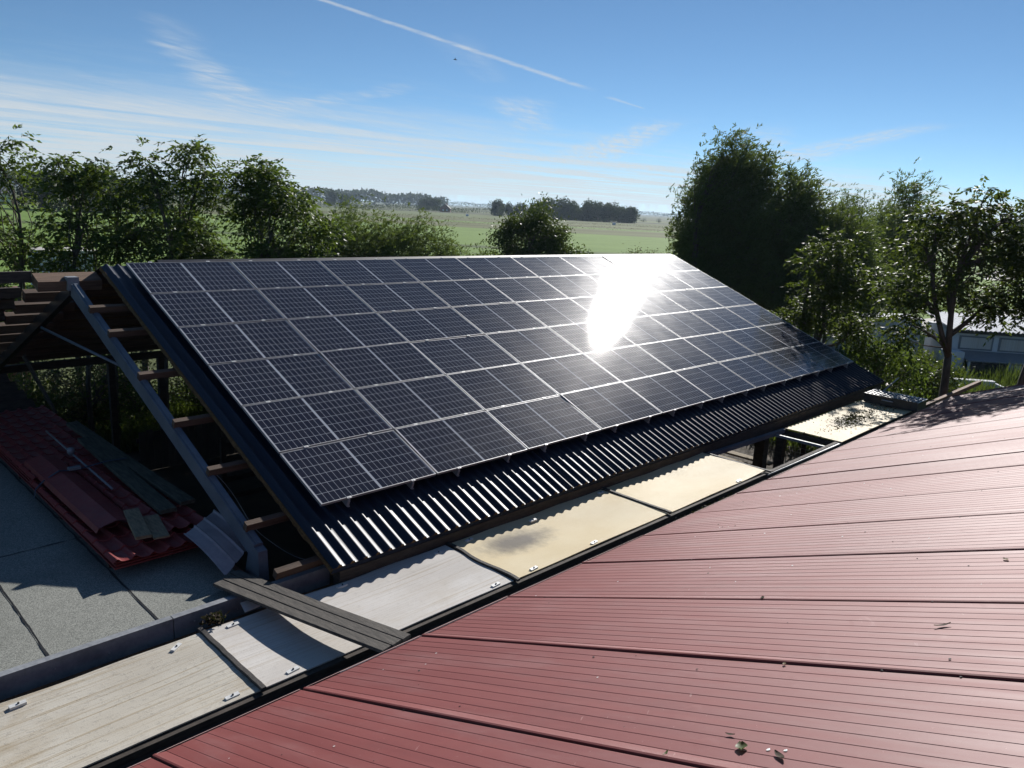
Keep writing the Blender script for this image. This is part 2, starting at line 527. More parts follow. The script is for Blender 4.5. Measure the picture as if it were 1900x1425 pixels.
def ground_mat():
    m, out = new_mat('meadow and fields')
    p = position()
    x, y, z = split(p)
    fd = x * 0.7176 + y * 0.6965
    ld = x * 0.6965 - y * 0.7176
    w1 = noise(p, 0.012, 4.0)
    w2 = noise(vec(fd * 0.02, ld * 0.004, 0), 1.0, 4.0)
    fw = fd * (1.0 + (w1 - 0.5) * 0.10) + ld * 0.10
    g1 = noise(p, 0.9, 6.0, 0.65)
    g2 = noise(p, 0.08, 4.0, 0.6)
    stripes = noise(vec(fd * 0.05, ld * 0.006, 2.0), 1.0, 5.0, 0.6)
    meadow = mixc(smooth(g1 * 0.5 + g2 * 0.5, 0.3, 0.7), (0.115, 0.195, 0.026), (0.165, 0.260, 0.046))
    rough_g = mixc(smooth(stripes, 0.35, 0.65), (0.085, 0.090, 0.028), (0.130, 0.150, 0.048))
    near = mixc(smooth(g1, 0.35, 0.65), (0.045, 0.060, 0.018), (0.095, 0.115, 0.035))
    c = mixc(smooth(fw, 26.0, 46.0), near, meadow)
    c = mixc(smooth(fw, 118.0, 121.0) * smooth(fw, 124.0, 130.0, 1.0, 0.0) * 0.7, c, (0.05, 0.06, 0.025))
    c = mixc(smooth(fw, 232.0, 238.0), c, rough_g)
    c = mixc(smooth(fw, 300.0, 306.0) * smooth(fw, 330.0, 336.0, 1.0, 0.0), c, (0.13, 0.20, 0.04))
    c = mixc(smooth(fw, 420.0, 430.0) * smooth(stripes, 0.4, 0.55), c, (0.12, 0.155, 0.05))
    c = mixc(smooth(fw, 560.0, 580.0) * smooth(w2, 0.45, 0.55), c, (0.05, 0.062, 0.028))
    principled(out, color=c, rough=0.95, spec=0.2, normal=bump(g1, 0.4, 0.15))
    return m


MAT['ground'] = ground_mat()

# ------------------------------------------------------------------ geometry helpers


class MB:
    """collects pieces, builds ONE mesh object"""

    def __init__(s):
        s.v, s.f, s.m, s.sm = [], [], [], []

    def add(s, verts, faces, mi=0, smooth_=False):
        o = len(s.v)
        s.v.extend([tuple(q) for q in verts])
        for f in faces:
            s.f.append([i + o for i in f])
            s.m.append(mi)
            s.sm.append(smooth_)

    def box(s, a, b, mi=0):
        x0, y0, z0 = a
        x1, y1, z1 = b
        s.hexa([(x0, y0, z0), (x1, y0, z0), (x1, y1, z0), (x0, y1, z0), (x0, y0, z1), (x1, y0, z1), (x1, y1, z1), (x0, y1, z1)], mi)

    def hexa(s, p, mi=0):
        s.add(p, [(3, 2, 1, 0), (4, 5, 6, 7), (0, 1, 5, 4), (1, 2, 6, 5), (2, 3, 7, 6), (3, 0, 4, 7)], mi)

    def beam(s, p, q, w, h, up=(0, 0, 1), mi=0):
        """rectangular bar from p to q, w across, h along up (centred)"""
        p, q, up = Vector(p), Vector(q), Vector(up)
        d = (q - p).normalized()
        sd = d.cross(up).normalized() * (w / 2)
        uu = sd.cross(d).normalized() * (h / 2)
        s.hexa([p - sd - uu, p + sd - uu, q + sd - uu, q - sd - uu, p - sd + uu, p + sd + uu, q + sd + uu, q - sd + uu], mi)

    def tube(s, pts, rad, n=6, mi=0, cap=True):
        pts = [Vector(q) for q in pts]
        if not hasattr(rad, '__len__'):
            rad = [rad] * len(pts)
        rings = []
        prev = None
        for i, q in enumerate(pts):
            d = (pts[min(i + 1, len(pts) - 1)] - pts[max(i - 1, 0)])
            d = d.normalized() if d.length > 1e-9 else Vector((0, 0, 1))
            a = prev or (Vector((1, 0, 0)) if abs(d.x) < 0.8 else Vector((0, 1, 0)))
            u = (a - d * a.dot(d)).normalized()
            prev = u
            w = d.cross(u)
            rings.append([q + (u * math.cos(2 * math.pi * k / n) + w * math.sin(2 * math.pi * k / n)) * rad[i] for k in range(n)])
        vs_ = [p for r in rings for p in r]
        fs = []
        for i in range(len(pts) - 1):
            for k in range(n):
                k2 = (k + 1) % n
                fs.append((i * n + k, i * n + k2, (i + 1) * n + k2, (i + 1) * n + k))
        s.add(vs_, fs, mi, True)
        if cap and n > 3:
            o = len(s.v) - len(vs_)
            s.f.append([o + k for k in range(n)][::-1]); s.m.append(mi); s.sm.append(False)
            e = o + (len(pts) - 1) * n
            s.f.append([e + k for k in range(n)]); s.m.append(mi); s.sm.append(False)

    def loft(s, rows, mi=0, smooth_=False):
        """grid of points rows[i][j]"""
        nj = len(rows[0])
        vs_ = [p for r in rows for p in r]
        fs = [(i * nj + j, i * nj + j + 1, (i + 1) * nj + j + 1, (i + 1) * nj + j) for i in range(len(rows) - 1) for j in range(nj - 1)]
        s.add(vs_, fs, mi, smooth_)

    def build(s, name, mats, parent=None, world=True, hide=False):
        me = bpy.data.meshes.new(name)
        me.from_pydata(s.v, [], s.f)
        for m_ in (mats if isinstance(mats, (list, tuple)) else [mats]):
            me.materials.append(MAT[m_])
        me.polygons.foreach_set('material_index', s.m)
        me.polygons.foreach_set('use_smooth', s.sm)
        me.update()
        return put(name, me, parent, world)


def put(name, me, parent=None, world=True):
    o = bpy.data.objects.new(name, me)
    COL.objects.link(o)
    if parent is not None:
        o.parent = parent
        if world:                                   # verts are in world coordinates, parent is unrotated
            root = parent
            off = Vector(root.location)
            if root.parent is not None:
                off = off + Vector(root.parent.location)
            o.location = -off
    return o


def empty(name, loc, label, cat, group=None, rot=(0, 0, 0)):
    o = bpy.data.objects.new(name, None)
    o.empty_display_size = 0.2
    COL.objects.link(o)
    o.location = loc
    o.rotation_euler = rot
    return tag(o, label, cat, group)


def tag(o, label=None, cat=None, group=None, kind=None):
    if label: o['label'] = label
    if cat: o['category'] = cat
    if group: o['group'] = group
    if kind: o['kind'] = kind
    return o


def quads_np(name, V, F, mat, parent=None, tint=None, world=True):
    """fast mesh from numpy quads"""
    me = bpy.data.meshes.new(name)
    nv, nf = len(V), len(F)
    k = F.shape[1]
    me.vertices.add(nv)
    me.vertices.foreach_set('co', np.ascontiguousarray(V, dtype=np.float32).ravel())
    me.loops.add(nf * k)
    me.loops.foreach_set('vertex_index', np.ascontiguousarray(F, dtype=np.int32).ravel())
    me.polygons.add(nf)
    me.polygons.foreach_set('loop_start', np.arange(0, nf * k, k, dtype=np.int32))
    if tint is not None:
        a = me.attributes.new('tint', 'FLOAT', 'POINT')
        a.data.foreach_set('value', np.ascontiguousarray(tint, dtype=np.float32))
    me.materials.append(MAT[mat])
    me.update(calc_edges=True)
    me.validate()
    return put(name, me, parent, world)


def unit(a):
    return a / np.maximum(np.linalg.norm(a, axis=1, keepdims=True), 1e-9)


def leaf_quads(P, A, Sd, L, W, rng, fold=0.15):
    """diamond leaves: base, side, tip, side"""
    n = len(P)
    A = unit(A)
    Sd = unit(Sd - A * np.sum(Sd * A, 1, keepdims=True))
    Nn = np.cross(A, Sd)
    L = np.broadcast_to(np.asarray(L, float).reshape(-1, 1), (n, 1))
    W = np.broadcast_to(np.asarray(W, float).reshape(-1, 1), (n, 1))
    V = np.empty((n, 4, 3))
    V[:, 0] = P
    V[:, 1] = P + A * L * 0.45 + Sd * W * 0.5 + Nn * W * fold
    V[:, 2] = P + A * L
    V[:, 3] = P + A * L * 0.45 - Sd * W * 0.5 + Nn * W * fold
    F = np.arange(n * 4).reshape(n, 4)
    t = np.repeat(rng.random(n), 4)
    return V.reshape(-1, 3), F, t


def rp(u, v, n=0.0):
    """point on the solar roof: u along the eave, v up the slope, n off the panel plane"""
    return (u, v * CS - n * SN, v * SN + n * CS + G)


RY, RZ = 6.5 * CS + 0.17 * SN, 6.5 * SN - 0.17 * CS + G      # ridge line


def bp(u, v, n=0.0):
    """point on the far slope: v down from the ridge"""
    return (u, RY + v * CS + n * SN, RZ - v * SN + n * CS)


# ------------------------------------------------------------------ setting
mb = MB()
R = 9000
mb.loft([[(-R, -R, 0), (R, -R, 0)], [(-R, R, 0), (R, R, 0)]])
tag(mb.build('ground', 'ground'), 'flat green meadows and fields running to the horizon', None, None, 'structure')
mb = MB()
rd = random.Random(5)
rows = []
for i in range(17):
    rows.append([(-5 + i * 1.45 + rd.uniform(-.2, .2), -2.3, .012)] + [(-5 + i * 1.45, y, .012) for y in (0, 4, 8, 12)] + [(-5 + i * 1.45, 13.4 + rd.uniform(-.6, .6), .012)])
mb.loft(rows)
tag(mb.build('dirt_yard', 'dirt'), 'bare trodden earth under the open barn', None, None, 'structure')
mb = MB()
pts = [(30, 11.8), (38, 10.6), (46, 9.8), (56, 9.8), (68, 8.6), (90, 5.0)]
mb.loft([[(x, y - 1.3, .010), (x, y + 1.3, .010)] for x, y in pts])
tag(mb.build('gravel_path', 'gravel'), 'pale gravel path running past the white sheds', None, None, 'structure')
mb = MB()
mb.loft([[(120, 18.5, .02), (120, 22, .02)], [(200, 31.5, .02), (200, 36, .02)], [(420, 60, .02), (420, 66, .02)]])
tag(mb.build('road', 'gravel'), 'narrow pale road between the fields', None, None, 'structure')

# ------------------------------------------------------------------ solar barn
barn = empty('solar_barn', (8, 3, 0), 'open barn with dark navy corrugated roof carrying the solar panels', 'barn')
PITCH_R = 0.172
RIBS = 6
W_SHEET = PITCH_R * RIBS
X0, X1 = -0.30, -0.30 + W_SHEET * 16
NT, NP = -0.128, -0.163      # rib crest and pan levels
V0, V1 = -0.84, 6.50
prof = [(-0.086, NP), (-0.040, NP), (-0.030, NP + 0.006), (-0.020, NT - 0.006), (-0.012, NT - 0.001), (0.0, NT + 0.0015), (0.012, NT - 0.001),
        (0.020, NT - 0.006), (0.030, NP + 0.006), (0.040, NP)]


def roof_sheet_mesh(pt, v0, v1, lap):
    mb = MB()
    line = []
    for k in range(RIBS):
        c = PITCH_R * (k + 0.5)
        line += [(c + dx_, n_ + (0.006 if (lap and k == 0) else 0)) for dx_, n_ in prof]
    line.append((W_SHEET, NP))
    a = [pt(x, v0, n_) for x, n_ in line]
    b = [pt(x, v1, n_) for x, n_ in line]
    mb.loft([a, b], 0, True)
    # foam core below
    f0 = -0.235
    for va, vb in ((v0 + 0.006, v1 - 0.01),):
        A = [pt(x, va, n_ - 0.004) for x, n_ in line]
        mb.add(A + [pt(W_SHEET, va, NP - .012), pt(0, va, NP - .012)], [list(range(len(A) + 2))], 1)
        mb.add([pt(0, va - .004, NP - .010), pt(W_SHEET, va - .004, NP - .010), pt(W_SHEET, va - .004, f0), pt(0, va - .004, f0)], [(0, 1, 2, 3)], 0)
        mb.add([pt(0, va, f0), pt(W_SHEET, va, f0), pt(W_SHEET, vb, f0), pt(0, vb, f0)], [(0, 1, 2, 3)], 1)
    return mb


for fn, va, vb, nm in ((rp, V0, V1, 'roof_sheet'), (bp, 0.02, 6.9, 'far_roof_sheet')):
    mb = roof_sheet_mesh((lambda x, v, n_: rp(x, v, n_)) if fn is rp else (lambda x, v, n_: bp(x, v, n_ + .165)), va, vb, True)
    base = mb.build(nm, ['navy', 'foam'], barn)
    base.location = Vector((X0, 0, 0)) - barn.location
    for i in range(1, 16):
        o = base.copy()
        COL.objects.link(o)
        o.parent = barn
        o.location = Vector((X0 + i * W_SHEET, 0, 0)) - barn.location
# ragged insulation edge on the open gable, cladding trim at the far gable
mb = MB()
rd = random.Random(3)
nseg = 120
rows = []
for i in range(nseg + 1):
    v = V0 + (V1 - V0) * i / nseg
    j = lambda s_: rd.uniform(-s_, s_)
    rows.append([rp(X0 + .0015, v, NP - .006), rp(X0 - .012 + j(.006), v, NP - .02 + j(.005)), rp(X0 - .016 + j(.010), v, -.20 + j(.008)), rp(X0 - .006 + j(.008), v, -.235 + j(.012)), rp(X0 + .05, v, -.24)])
mb.loft(rows)
mb.build('insulation_edge', 'foam', barn)
mb = MB()
mb.beam(rp(X1 + .012, V0 - .01, -.17), rp(X1 + .012, V1, -.17), .018, .12, (0, -SN, CS))
mb.build('gable_trim', 'navy', barn)
mb = MB()
a, b = rp(X0, V1, NT + .03), rp(X1, V1, NT + .03)
mb.loft([[rp(X0 + .9, V1 - .12, NT + .006), rp(X1, V1 - .12, NT + .006)], [(X0 + .9, RY, RZ + .095), (X1, RY, RZ + .095)], [bp(X0 + .9, .14, .05), bp(X1, .14, .05)]])
mb.build('ridge_cap', 'navy', barn)
# purlins under the near slope: their ends stick out past the roof edge
for v in (5.35, 4.62, 3.46, 2.31, 1.28, 0.24, -0.55):
    mb = MB()
    mb.beam(rp(-0.80 + random.Random(int(v * 100)).uniform(-.03, .03), v, -.291), rp(X1 - .1, v, -.291), .075, .10, (0, -SN, CS))
    mb.build('purlin', 'old_wood', barn)
for v in (0.25, 1.05, 1.85, 2.65, 3.45, 4.25, 5.05, 5.85, 6.5):
    mb = MB()
    mb.beam(bp(-0.28, v, -.145), bp(X1 - .1, v, -.145), .085, .14, (0, SN, CS))
    mb.build('purlin', 'old_wood', barn)
# eave beam, posts
mb = MB()
mb.box((X0 + .1, -.70, G - .74), (X1 - .05, -.56, G - .53))
mb.build('eave_beam', 'dark_wood', barn)
mb = MB()
mb.box((-6, 12.2, G - .62), (X1 - .05, 12.36, G - .46))
mb.build('eave_beam', 'dark_wood', barn)
for x in (1.2, 4.4, 7.6, 10.8, 14.0, 15.9):
    mb = MB()
    mb.box((x - .08, -.71, 0), (x + .08, -.55, G - .742))
    mb.build('post', 'dark_wood', barn)
for x in (-4.2, -1.4, 1.72, 2.9, 6.0, 9.2, 12.4, 15.8):
    mb = MB()
    mb.box((x - .07, 12.21, 0), (x + .07, 12.35, G - .622))
    mb.build('post', 'dark_wood', barn)
for x in (3.6, 9.6, 15.7):
    mb = MB()
    mb.box((x - .07, RY - .07, 0), (x + .07, RY + .07, RZ - .27))
    mb.build('post', 'dark_wood', barn)
    mb = MB()
    mb.beam(rp(x, -.6, -.43), rp(x, 6.4, -.43), .1, .16, (0, -SN, CS))
    mb.build('rafter', 'grey_paint', barn)
mb = MB()
mb.box((12.95, .75, 0), (13.2, 1.0, RZ - 2.2))
mb.build('post', 'dark_wood', barn)

# ------------------------------------------------------------------ solar panels
PU, PV = 1.775, 1.05
PW, PH = 1.748, 1.027
fr_ = MB()
t, hgt = 0.009, 0.035
o4 = [(0, 0), (PW, 0), (PW, PH), (0, PH)]
i4 = [(t, t), (PW - t, t), (PW - t, PH - t), (t, PH - t)]
vv = [(x, y, 0) for x, y in o4] + [(x, y, 0) for x, y in i4] + [(x, y, -hgt) for x, y in o4] + [(x, y, -hgt) for x, y in i4]
ff = []
for k in range(4):
    k2 = (k + 1) % 4
    ff += [(k, k2, 4 + k2, 4 + k), (8 + k2, 8 + k, k, k2)[::-1], (4 + k, 4 + k2, 12 + k2, 12 + k), (8 + k, 12 + k, 12 + k2, 8 + k2)]
fr_.add(vv, ff)


def mesh_of(mb, name, mat):
    me = bpy.data.meshes.new(name)
    me.from_pydata(mb.v, [], mb.f)
    me.materials.append(MAT[mat])
    me.polygons.foreach_set('use_smooth', mb.sm)
    me.update()
    return me


ME_FRAME = mesh_of(fr_, 'panel_frame', 'panel_frame')
mb = MB(); mb.box((t - .001, t - .001, -.012), (PW - t + .001, PH - t + .001, -.0075)); ME_BACK = mesh_of(mb, 'backsheet', 'backsheet')
mb = MB(); mb.add([(t - .001, t - .001, -.003), (PW - t + .001, t - .001, -.003), (PW - t + .001, PH - t + .001, -.003), (t - .001, PH - t + .001, -.003)], [(0, 1, 2, 3)]); ME_PANE = mesh_of(mb, 'glass_pane', 'pane')
CW, CH = 0.0776, 0.1616
PCU, PCV = 0.0832, 0.1679
cellpos = []
for h in range(2):
    us = t + .020 if h == 0 else PW - t - .020 - 10 * PCU + (PCU - CW)
    for i in range(10):
        for j in range(6):
            cellpos.append((us + i * PCU, t + .004 + j * PCV))
cm = MB(); cm.box((0, 0, 0), (CW, CH, .00025)); ME_CELL = mesh_of(cm, 'cell', 'cell')
cm = MB()
for (a, b) in cellpos:
    cm.box((a, b, -.0074), (a + CW, b + CH, -.00715))
ME_CELLS = mesh_of(cm, 'cells', 'cell')
cl_ = MB()
cl_.box((-.030, -.022, -.004), (.030, .010, .0045))
cl_.box((-.008, -.012, -.04), (.008, -.002, -.002))
cl_.tube([(0, -.006, .004), (0, -.006, .010)], .006, 6)
ME_CLAMP = mesh_of(cl_, 'clamp', 'white_plate')
br = MB()
br.box((-.016, -.045, -.125), (.016, -.012, -.112))
br.box((-.016, -.018, -.112), (.016, -.012, -.02))
ME_BRACKET = mesh_of(br, 'rail_bracket', 'alu')
ROWN = ['in the lowest row', 'in the second row up', 'in the third row up', 'in the fourth row up', 'in the fifth row up', 'in the top row by the ridge']
COLN = ['first', 'second', 'third', 'fourth', 'fifth', 'sixth', 'seventh', 'eighth', 'ninth']
rd = random.Random(11)
for c in range(9):
    for r in range(6):
        o = empty('solar_module', rp(c * PU + .004, r * PV, 0), f'dark solar panel, {COLN[c]} from the bare frame end, {ROWN[r]}', 'solar panel', 'solar panels on the navy roof',
                  (SL + math.radians(rd.gauss(0, .22)), math.radians(rd.gauss(0, .20)), 0))
        for nm, me in (('frame', ME_FRAME), ('backsheet', ME_BACK), ('glass_pane', ME_PANE)):
            put(nm, me, o, False)
        if c == 0 or (c == 1 and r < 2):
            for (a, b) in cellpos:
                q = put('cell', ME_CELL, o, False)
                q.location = (a, b, -.0074)
        else:
            q = put('cells', ME_CELLS, o, False)
            q['kind'] = 'stuff'
        for uu in (.38, 1.36):
            q = put('clamp', ME_CLAMP, o, False)
            q.location = (uu, 0, 0)
            if r == 0:
                q = put('rail_bracket', ME_BRACKET, o, False)
                q.location = (uu, 0, 0)
            if r == 5:
                q = put('clamp', ME_CLAMP, o, False)
                q.location = (uu, PH + .014, 0)
# mounting rails on the ribs
rl = empty('mounting_rails', rp(0, 0, -.12), 'aluminium rails clamped to the ribs beneath the solar panels', 'rails')
for c in range(9):
    for uu in (.38, 1.36):
        mb = MB()
        mb.beam(rp(c * PU + uu, -.03, -.085), rp(c * PU + uu, 6.33, -.085), .035, .082, (0, -SN, CS))
        mb.build('rail', 'alu', rl)

# ------------------------------------------------------------------ bare roof frame on the open gable
fm = empty('bare_roof_frame', (-.9, 3, 0), 'bare steel truss with brown timber purlins at the open gable end', 'roof frame')
XR = -0.74
mb = MB()
upn = (0, -SN, CS)
mb.beam(rp(XR, -.02, -.445), rp(XR, 6.26, -.445), .105, .20, upn)
mb.build('rafter', 'grey_paint', fm)
mb = MB()
mb.beam(rp(XR + .005, -.02, -.338), rp(XR + .005, 6.26, -.338), .055, .016, upn)
mb.build('rafter_flange', 'grey_paint', fm)
mb = MB()
mb.beam(bp(XR, .12, -.33), bp(XR, 6.7, -.33), .11, .18, (0, SN, CS))
mb.build('rafter', 'black_plastic', fm)
mb = MB()
mb.box((XR - .08, RY - .10, RZ - .36), (XR + .08, RY + .10, RZ - .15))
mb.build('ridge_bracket', 'steel', fm)
mb = MB()
mb.hexa([(XR - .06, .0, G - .74), (XR + .06, .0, G - .74), (XR + .06, .34, G - .74), (XR - .06, .34, G - .74), (XR - .055, .02, G - .38), (XR + .055, .02, G - .38), (XR + .055, .22, G - .33), (XR - .055, .22, G - .33)])
mb.build('rafter_foot', 'grey_paint', fm)
mb = MB()
mb.box((XR - .06, -.2, 0), (XR + .06, -.08, G - .78))
mb.build('post', 'grey_paint', fm)
mb = MB()
mb.tube([(-1.02, 6.9, G + 1.2), (-.60, 4.45, G + .92)], .022, 8)
mb.build('brace', 'grey_paint', fm)
for v, w in ((.22, .24), (1.0, .11), (1.75, .11), (2.5, .11), (3.25, .11), (4.0, .11), (4.75, .11), (5.5, .11), (6.3, .11)):
    mb = MB()
    mb.beam(bp(-1.22, v, -.17), bp(-.30, v, -.17), w * 1.35, .17, (0, -.34, .94))
    mb.build('purlin', 'old_wood' if v > .5 else 'brown_wood', fm)
mb = MB()
mb.beam((-7, RY + .25, RZ - .16), (-1.24, RY + .25, RZ - .16), .09, .17)
mb.build('ridge_beam', 'dark_wood', fm)
mb = MB()
mb.beam((-7, RY + .95, RZ - .48), (-1.24, RY + .95, RZ - .48), .09, .16)
mb.build('long_beam', 'dark_wood', fm)
# old dark sheets still lying on the far slope to the left
for v in (1.6, 2.4, 3.2, 4.0, 4.8, 5.6, 6.4):
    mb = MB()
    mb.beam(bp(-7, v, -.155), bp(-1.24, v, -.155), .10, .15, (0, SN, CS))
    mb.build('purlin', 'dark_wood', fm)
for i in range(6):
    mb = MB()
    x1 = -1.22 - i * 1.0
    rows = []
    for v in (1.2, 6.9):
        rows.append([bp(x1 - .99 * k / 24, v, -.065 + .012 * math.sin(k * math.pi / 2)) for k in range(25)])
    mb.loft(rows, 0, True)
    mb.build('old_roof_sheet', 'dark_tile', fm)

# loose cable hanging from the second purlin
mb = MB()
pts = []
for i in range(22):
    f = i / 21
    pts.append((-.62 + .55 * f + .03 * math.sin(9 * f), 1.45 - 1.5 * f, G + .12 - .85 * f - .25 * math.sin(math.pi * f) + .02 * math.sin(14 * f)))
mb.tube(pts, .005, 5)
tag(mb.build('cable', 'wire'), 'thin pale cable hanging loose inside the bare roof frame', 'cable')

# ------------------------------------------------------------------ flat felt roof on the left
flat = empty('flat_roof_shed', (-4, 3, 0), 'low shed with a flat grey mineral felt roof and metal edge', 'shed')
ZF = G - .655
mb = MB()
mb.box((-9, -.30, 0), (-.86, 8.6, ZF - .02))
mb.build('wall', 'brick', flat)
xs = [-8.8, -7.83, -6.86, -5.88, -4.90, -3.89, -2.92, -1.95, -.95]
for i in range(len(xs) - 1):
    mb = MB()
    rd = random.Random(i)
    nn = 40
    rows = []
    for k in range(nn + 1):
        y = -.34 + 9.0 * k / nn
        w = rd.uniform(-.006, .006)
        rows.append([(xs[i] - .045 + w, y, ZF + .003), (xs[i] - .04 + w, y, ZF + .011), (xs[i] + .3, y, ZF + .008 + rd.uniform(-.002, .002)), (xs[i] + .7, y, ZF + .007 + rd.uniform(-.002, .002)), (xs[i + 1] - .0, y, ZF + .004)])
    mb.loft(rows)
    mb.build('felt_strip', 'felt', flat)
    if i:
        mb = MB()
        rows = []
        for k in range(61):
            y = -.34 + 9.0 * k / 60
            w = rd.uniform(-.007, .007)
            rows.append([(xs[i] - .058 + w, y, ZF + .0105), (xs[i] - .040 + rd.uniform(-.004, .007), y, ZF + .0145)])
        mb.loft(rows)
        mb.build('tar_seam', 'tar', flat)
mb = MB()
rd = random.Random(9)
rows = [[(-3.9 + 3 * i / 30, 2.2 + rd.uniform(-.01, .01) + .06 * i / 30, ZF + .0125), (-3.9 + 3 * i / 30, 2.215 + rd.uniform(-.01, .01) + .06 * i / 30, ZF + .0135)] for i in range(31)]
mb.loft(rows)
mb.build('tar_seam', 'tar', flat)
for a, b in ((-9.0, -4.98), (-4.97, -1.93), (-1.92, -.16)):
    mb = MB()
    mb.box((a, -.425, G - .602), (b, -.345, G - .58))
    mb.box((a, -.425, G - .86), (b, -.412, G - .6025))
    mb.box((a, -.352, G - .74), (b, -.345, G - .6025))
    q = mb.build('edge_trim', 'steel', flat)
    for k in range(int((b - a) / .45)):
        mb = MB()
        x = a + .2 + k * .45
        mb.tube([(x, -.424, G - .68 - .03 * (k % 2)), (x, -.431, G - .68 - .03 * (k % 2))], .008, 6)
        z_ = mb.build('screw', 'alu', q, False)
        z_.location = (0, 0, 0)

# ------------------------------------------------------------------ strip of fibreglass sheets between the roofs
ZS = G - .655


def skylight(x0, x1, mat, label, sag=.02, y0=-1.92, y1=-.71, curl=0.0, seed=0):
    mb = MB()
    nx, ny = 24, 8
    rd = random.Random(seed)
    rows, low = [], []
    for j in range(ny + 1):
        fy = j / ny
        r, l = [], []
        for i in range(nx + 1):
            fx = i / nx
            z = ZS - sag * math.sin(math.pi * fx) * math.sin(math.pi * fy) * 1.5 + curl * max(0, fx - .7) ** 2 * 4 + .004 * math.sin(seed + fx * 9 + fy * 4)
            yy = y0 + (y1 - y0) * fy + (.008 * math.sin(fx * 17 + seed) if j == ny else 0)
            r.append((x0 + (x1 - x0) * fx, yy, z))
            l.append((x0 + (x1 - x0) * fx, yy, z - .012))
        rows.append(r)
        low.append(l)
    mb.loft(rows, 0, True)
    mb.loft([k[::-1] for k in low], 0, True)
    mb.loft([low[0], rows[0]])
    mb.loft([rows[-1], low[-1]])
    mb.loft([[k[0] for k in rows], [k[0] for k in low]])
    mb.loft([[k[-1] for k in low], [k[-1] for k in rows]])
    return tag(mb.build('skylight_sheet', mat), label, 'skylight sheet', 'fibreglass sheets between the two roofs')


skylight(-4.86, -1.79, 'sheet_grey', 'streaky grey fibreglass sheet, brown stained, at the bottom of the picture', .03, seed=1)
skylight(-1.75, 1.33, 'sheet_white', 'whitish fibreglass sheet lying beneath the weathered planks', .02, seed=2)
skylight(1.38, 4.48, 'cream_a', 'cream yellow fibreglass sheet with a dark sooty stain', .035, seed=3)
skylight(4.54, 7.42, 'cream_b', 'clean cream fibreglass sheet beside the open gap', .03, curl=.05, seed=4)
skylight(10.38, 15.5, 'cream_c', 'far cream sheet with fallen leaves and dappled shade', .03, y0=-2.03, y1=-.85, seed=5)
mb = MB()
mb.hexa([(-1.30, -.66, ZS + .012), (-.90, -.62, ZS + .010), (-.96, -.50, ZS + .05), (-1.28, -.52, ZS + .05), (-1.30, -.66, ZS + .018), (-.90, -.62, ZS + .016), (-.96, -.50, ZS + .056), (-1.28, -.52, ZS + .056)])
tag(mb.build('sheet_offcut', 'sheet_white'), 'small pale off-cut of sheet sticking out under the planks', 'off-cut')

rd = random.Random(21)


def batten(x, label, y0=-1.90, y1=-.63, skew=0.0, sag=.02, kink=False):
    y0, y1 = y0 - .05, y1 - .05
    mb = MB()
    n = 14
    w = .026
    rows = []
    for i in range(n + 1):
        f = i / n
        y = y0 + (y1 - y0) * f
        xx = x + skew * (f - .5) + rd.uniform(-.003, .003) + (.02 * math.sin(f * 9) if kink else 0)
        z = ZS + .003 - sag * 1.2 * math.sin(math.pi * f) * .3 + rd.uniform(0, .002)
        rows.append([(xx - w, y, z), (xx - w * .8, y, z + .026), (xx + w * .8, y, z + .028), (xx + w, y, z)])
    mb.loft(rows)
    for r in (rows[0], rows[-1]):
        mb.add(r, [(0, 1, 2, 3)])
    q = mb.build('batten', 'batten')
    return tag(q, label, 'batten', 'dark battens over the sheet joints')


batten(-1.77, 'dark narrow batten between the streaky grey and the whitish sheet', -1.90, -.62, .0)
batten(1.355, 'black batten between the whitish sheet and the sooty cream sheet', -1.93, -.66, .0, kink=True)
batten(4.51, 'black batten between the two cream sheets', -1.90, -.56, .0)
batten(7.44, 'black batten bordering the open gap in the sheets', -1.98, -.74, .0)
# steel plates holding the sheets
for i, (x, y, a, lb) in enumerate([(-3.35, -.77, .05, 'small white fixing plate on the streaky sheet, at the picture edge'), (-2.06, -.77, .6, 'small white fixing plate set askew beside the dark batten, upper edge'),
                             (-1.49, -.74, .05, 'small white fixing plate next to the heap of dead leaves'), (-1.44, -1.80, .12, 'small white fixing plate on the whitish sheet, lower edge by batten'),
                             (-2.01, -1.80, .05, 'small white fixing plate on the streaky sheet, lower edge by batten'), (-.23, -.74, .05, 'small white fixing plate beside the planks at the upper edge'),
                             (1.12, -.78, .0, 'small white fixing plate on the whitish sheet near the brown eave'), (1.09, -1.82, .1, 'small white fixing plate in the far corner of the whitish sheet'), (1.72, -1.82, .1, 'small white fixing plate on the sooty cream sheet, lower left corner'),
                             (2.86, -1.82, .1, 'small white fixing plate on the sooty cream sheet, middle of lower edge'), (1.66, -.74, .1, 'small white fixing plate on the sooty cream sheet, upper left corner'), (2.77, -.82, .0, 'small white fixing plate on the sooty cream sheet, middle of upper edge'),
                             (4.35, -.75, .0, 'small white fixing plate on the sooty cream sheet, upper right corner'), (6.6, -1.83, .0, 'small white fixing plate on the clean cream sheet near the gap')]):
    mb = MB()
    c_, s_ = math.cos(a), math.sin(a)
    y -= .05
    P = lambda u, v, z: (x + u * c_ - v * s_, y + u * s_ + v * c_, ZS + z)
    z0, z1 = -.012, .014
    mb.hexa([P(-.062, -.02, z0), P(.062, -.02, z0), P(.062, .02, z0), P(-.062, .02, z0), P(-.062, -.02, z1 - .004), P(.062, -.02, z1 - .004), P(.062, .02, z1), P(-.062, .02, z1)])
    q = mb.build('fixing_plate', 'white_plate')
    tag(q, lb, 'fixing plate', 'white fixing plates on the sheets')
    mb = MB()
    mb.tube([P(.005, 0, z1 - .004), P(.005, 0, z1 + .008)], .009, 6)
    mb.build('bolt', 'black_plastic', q)

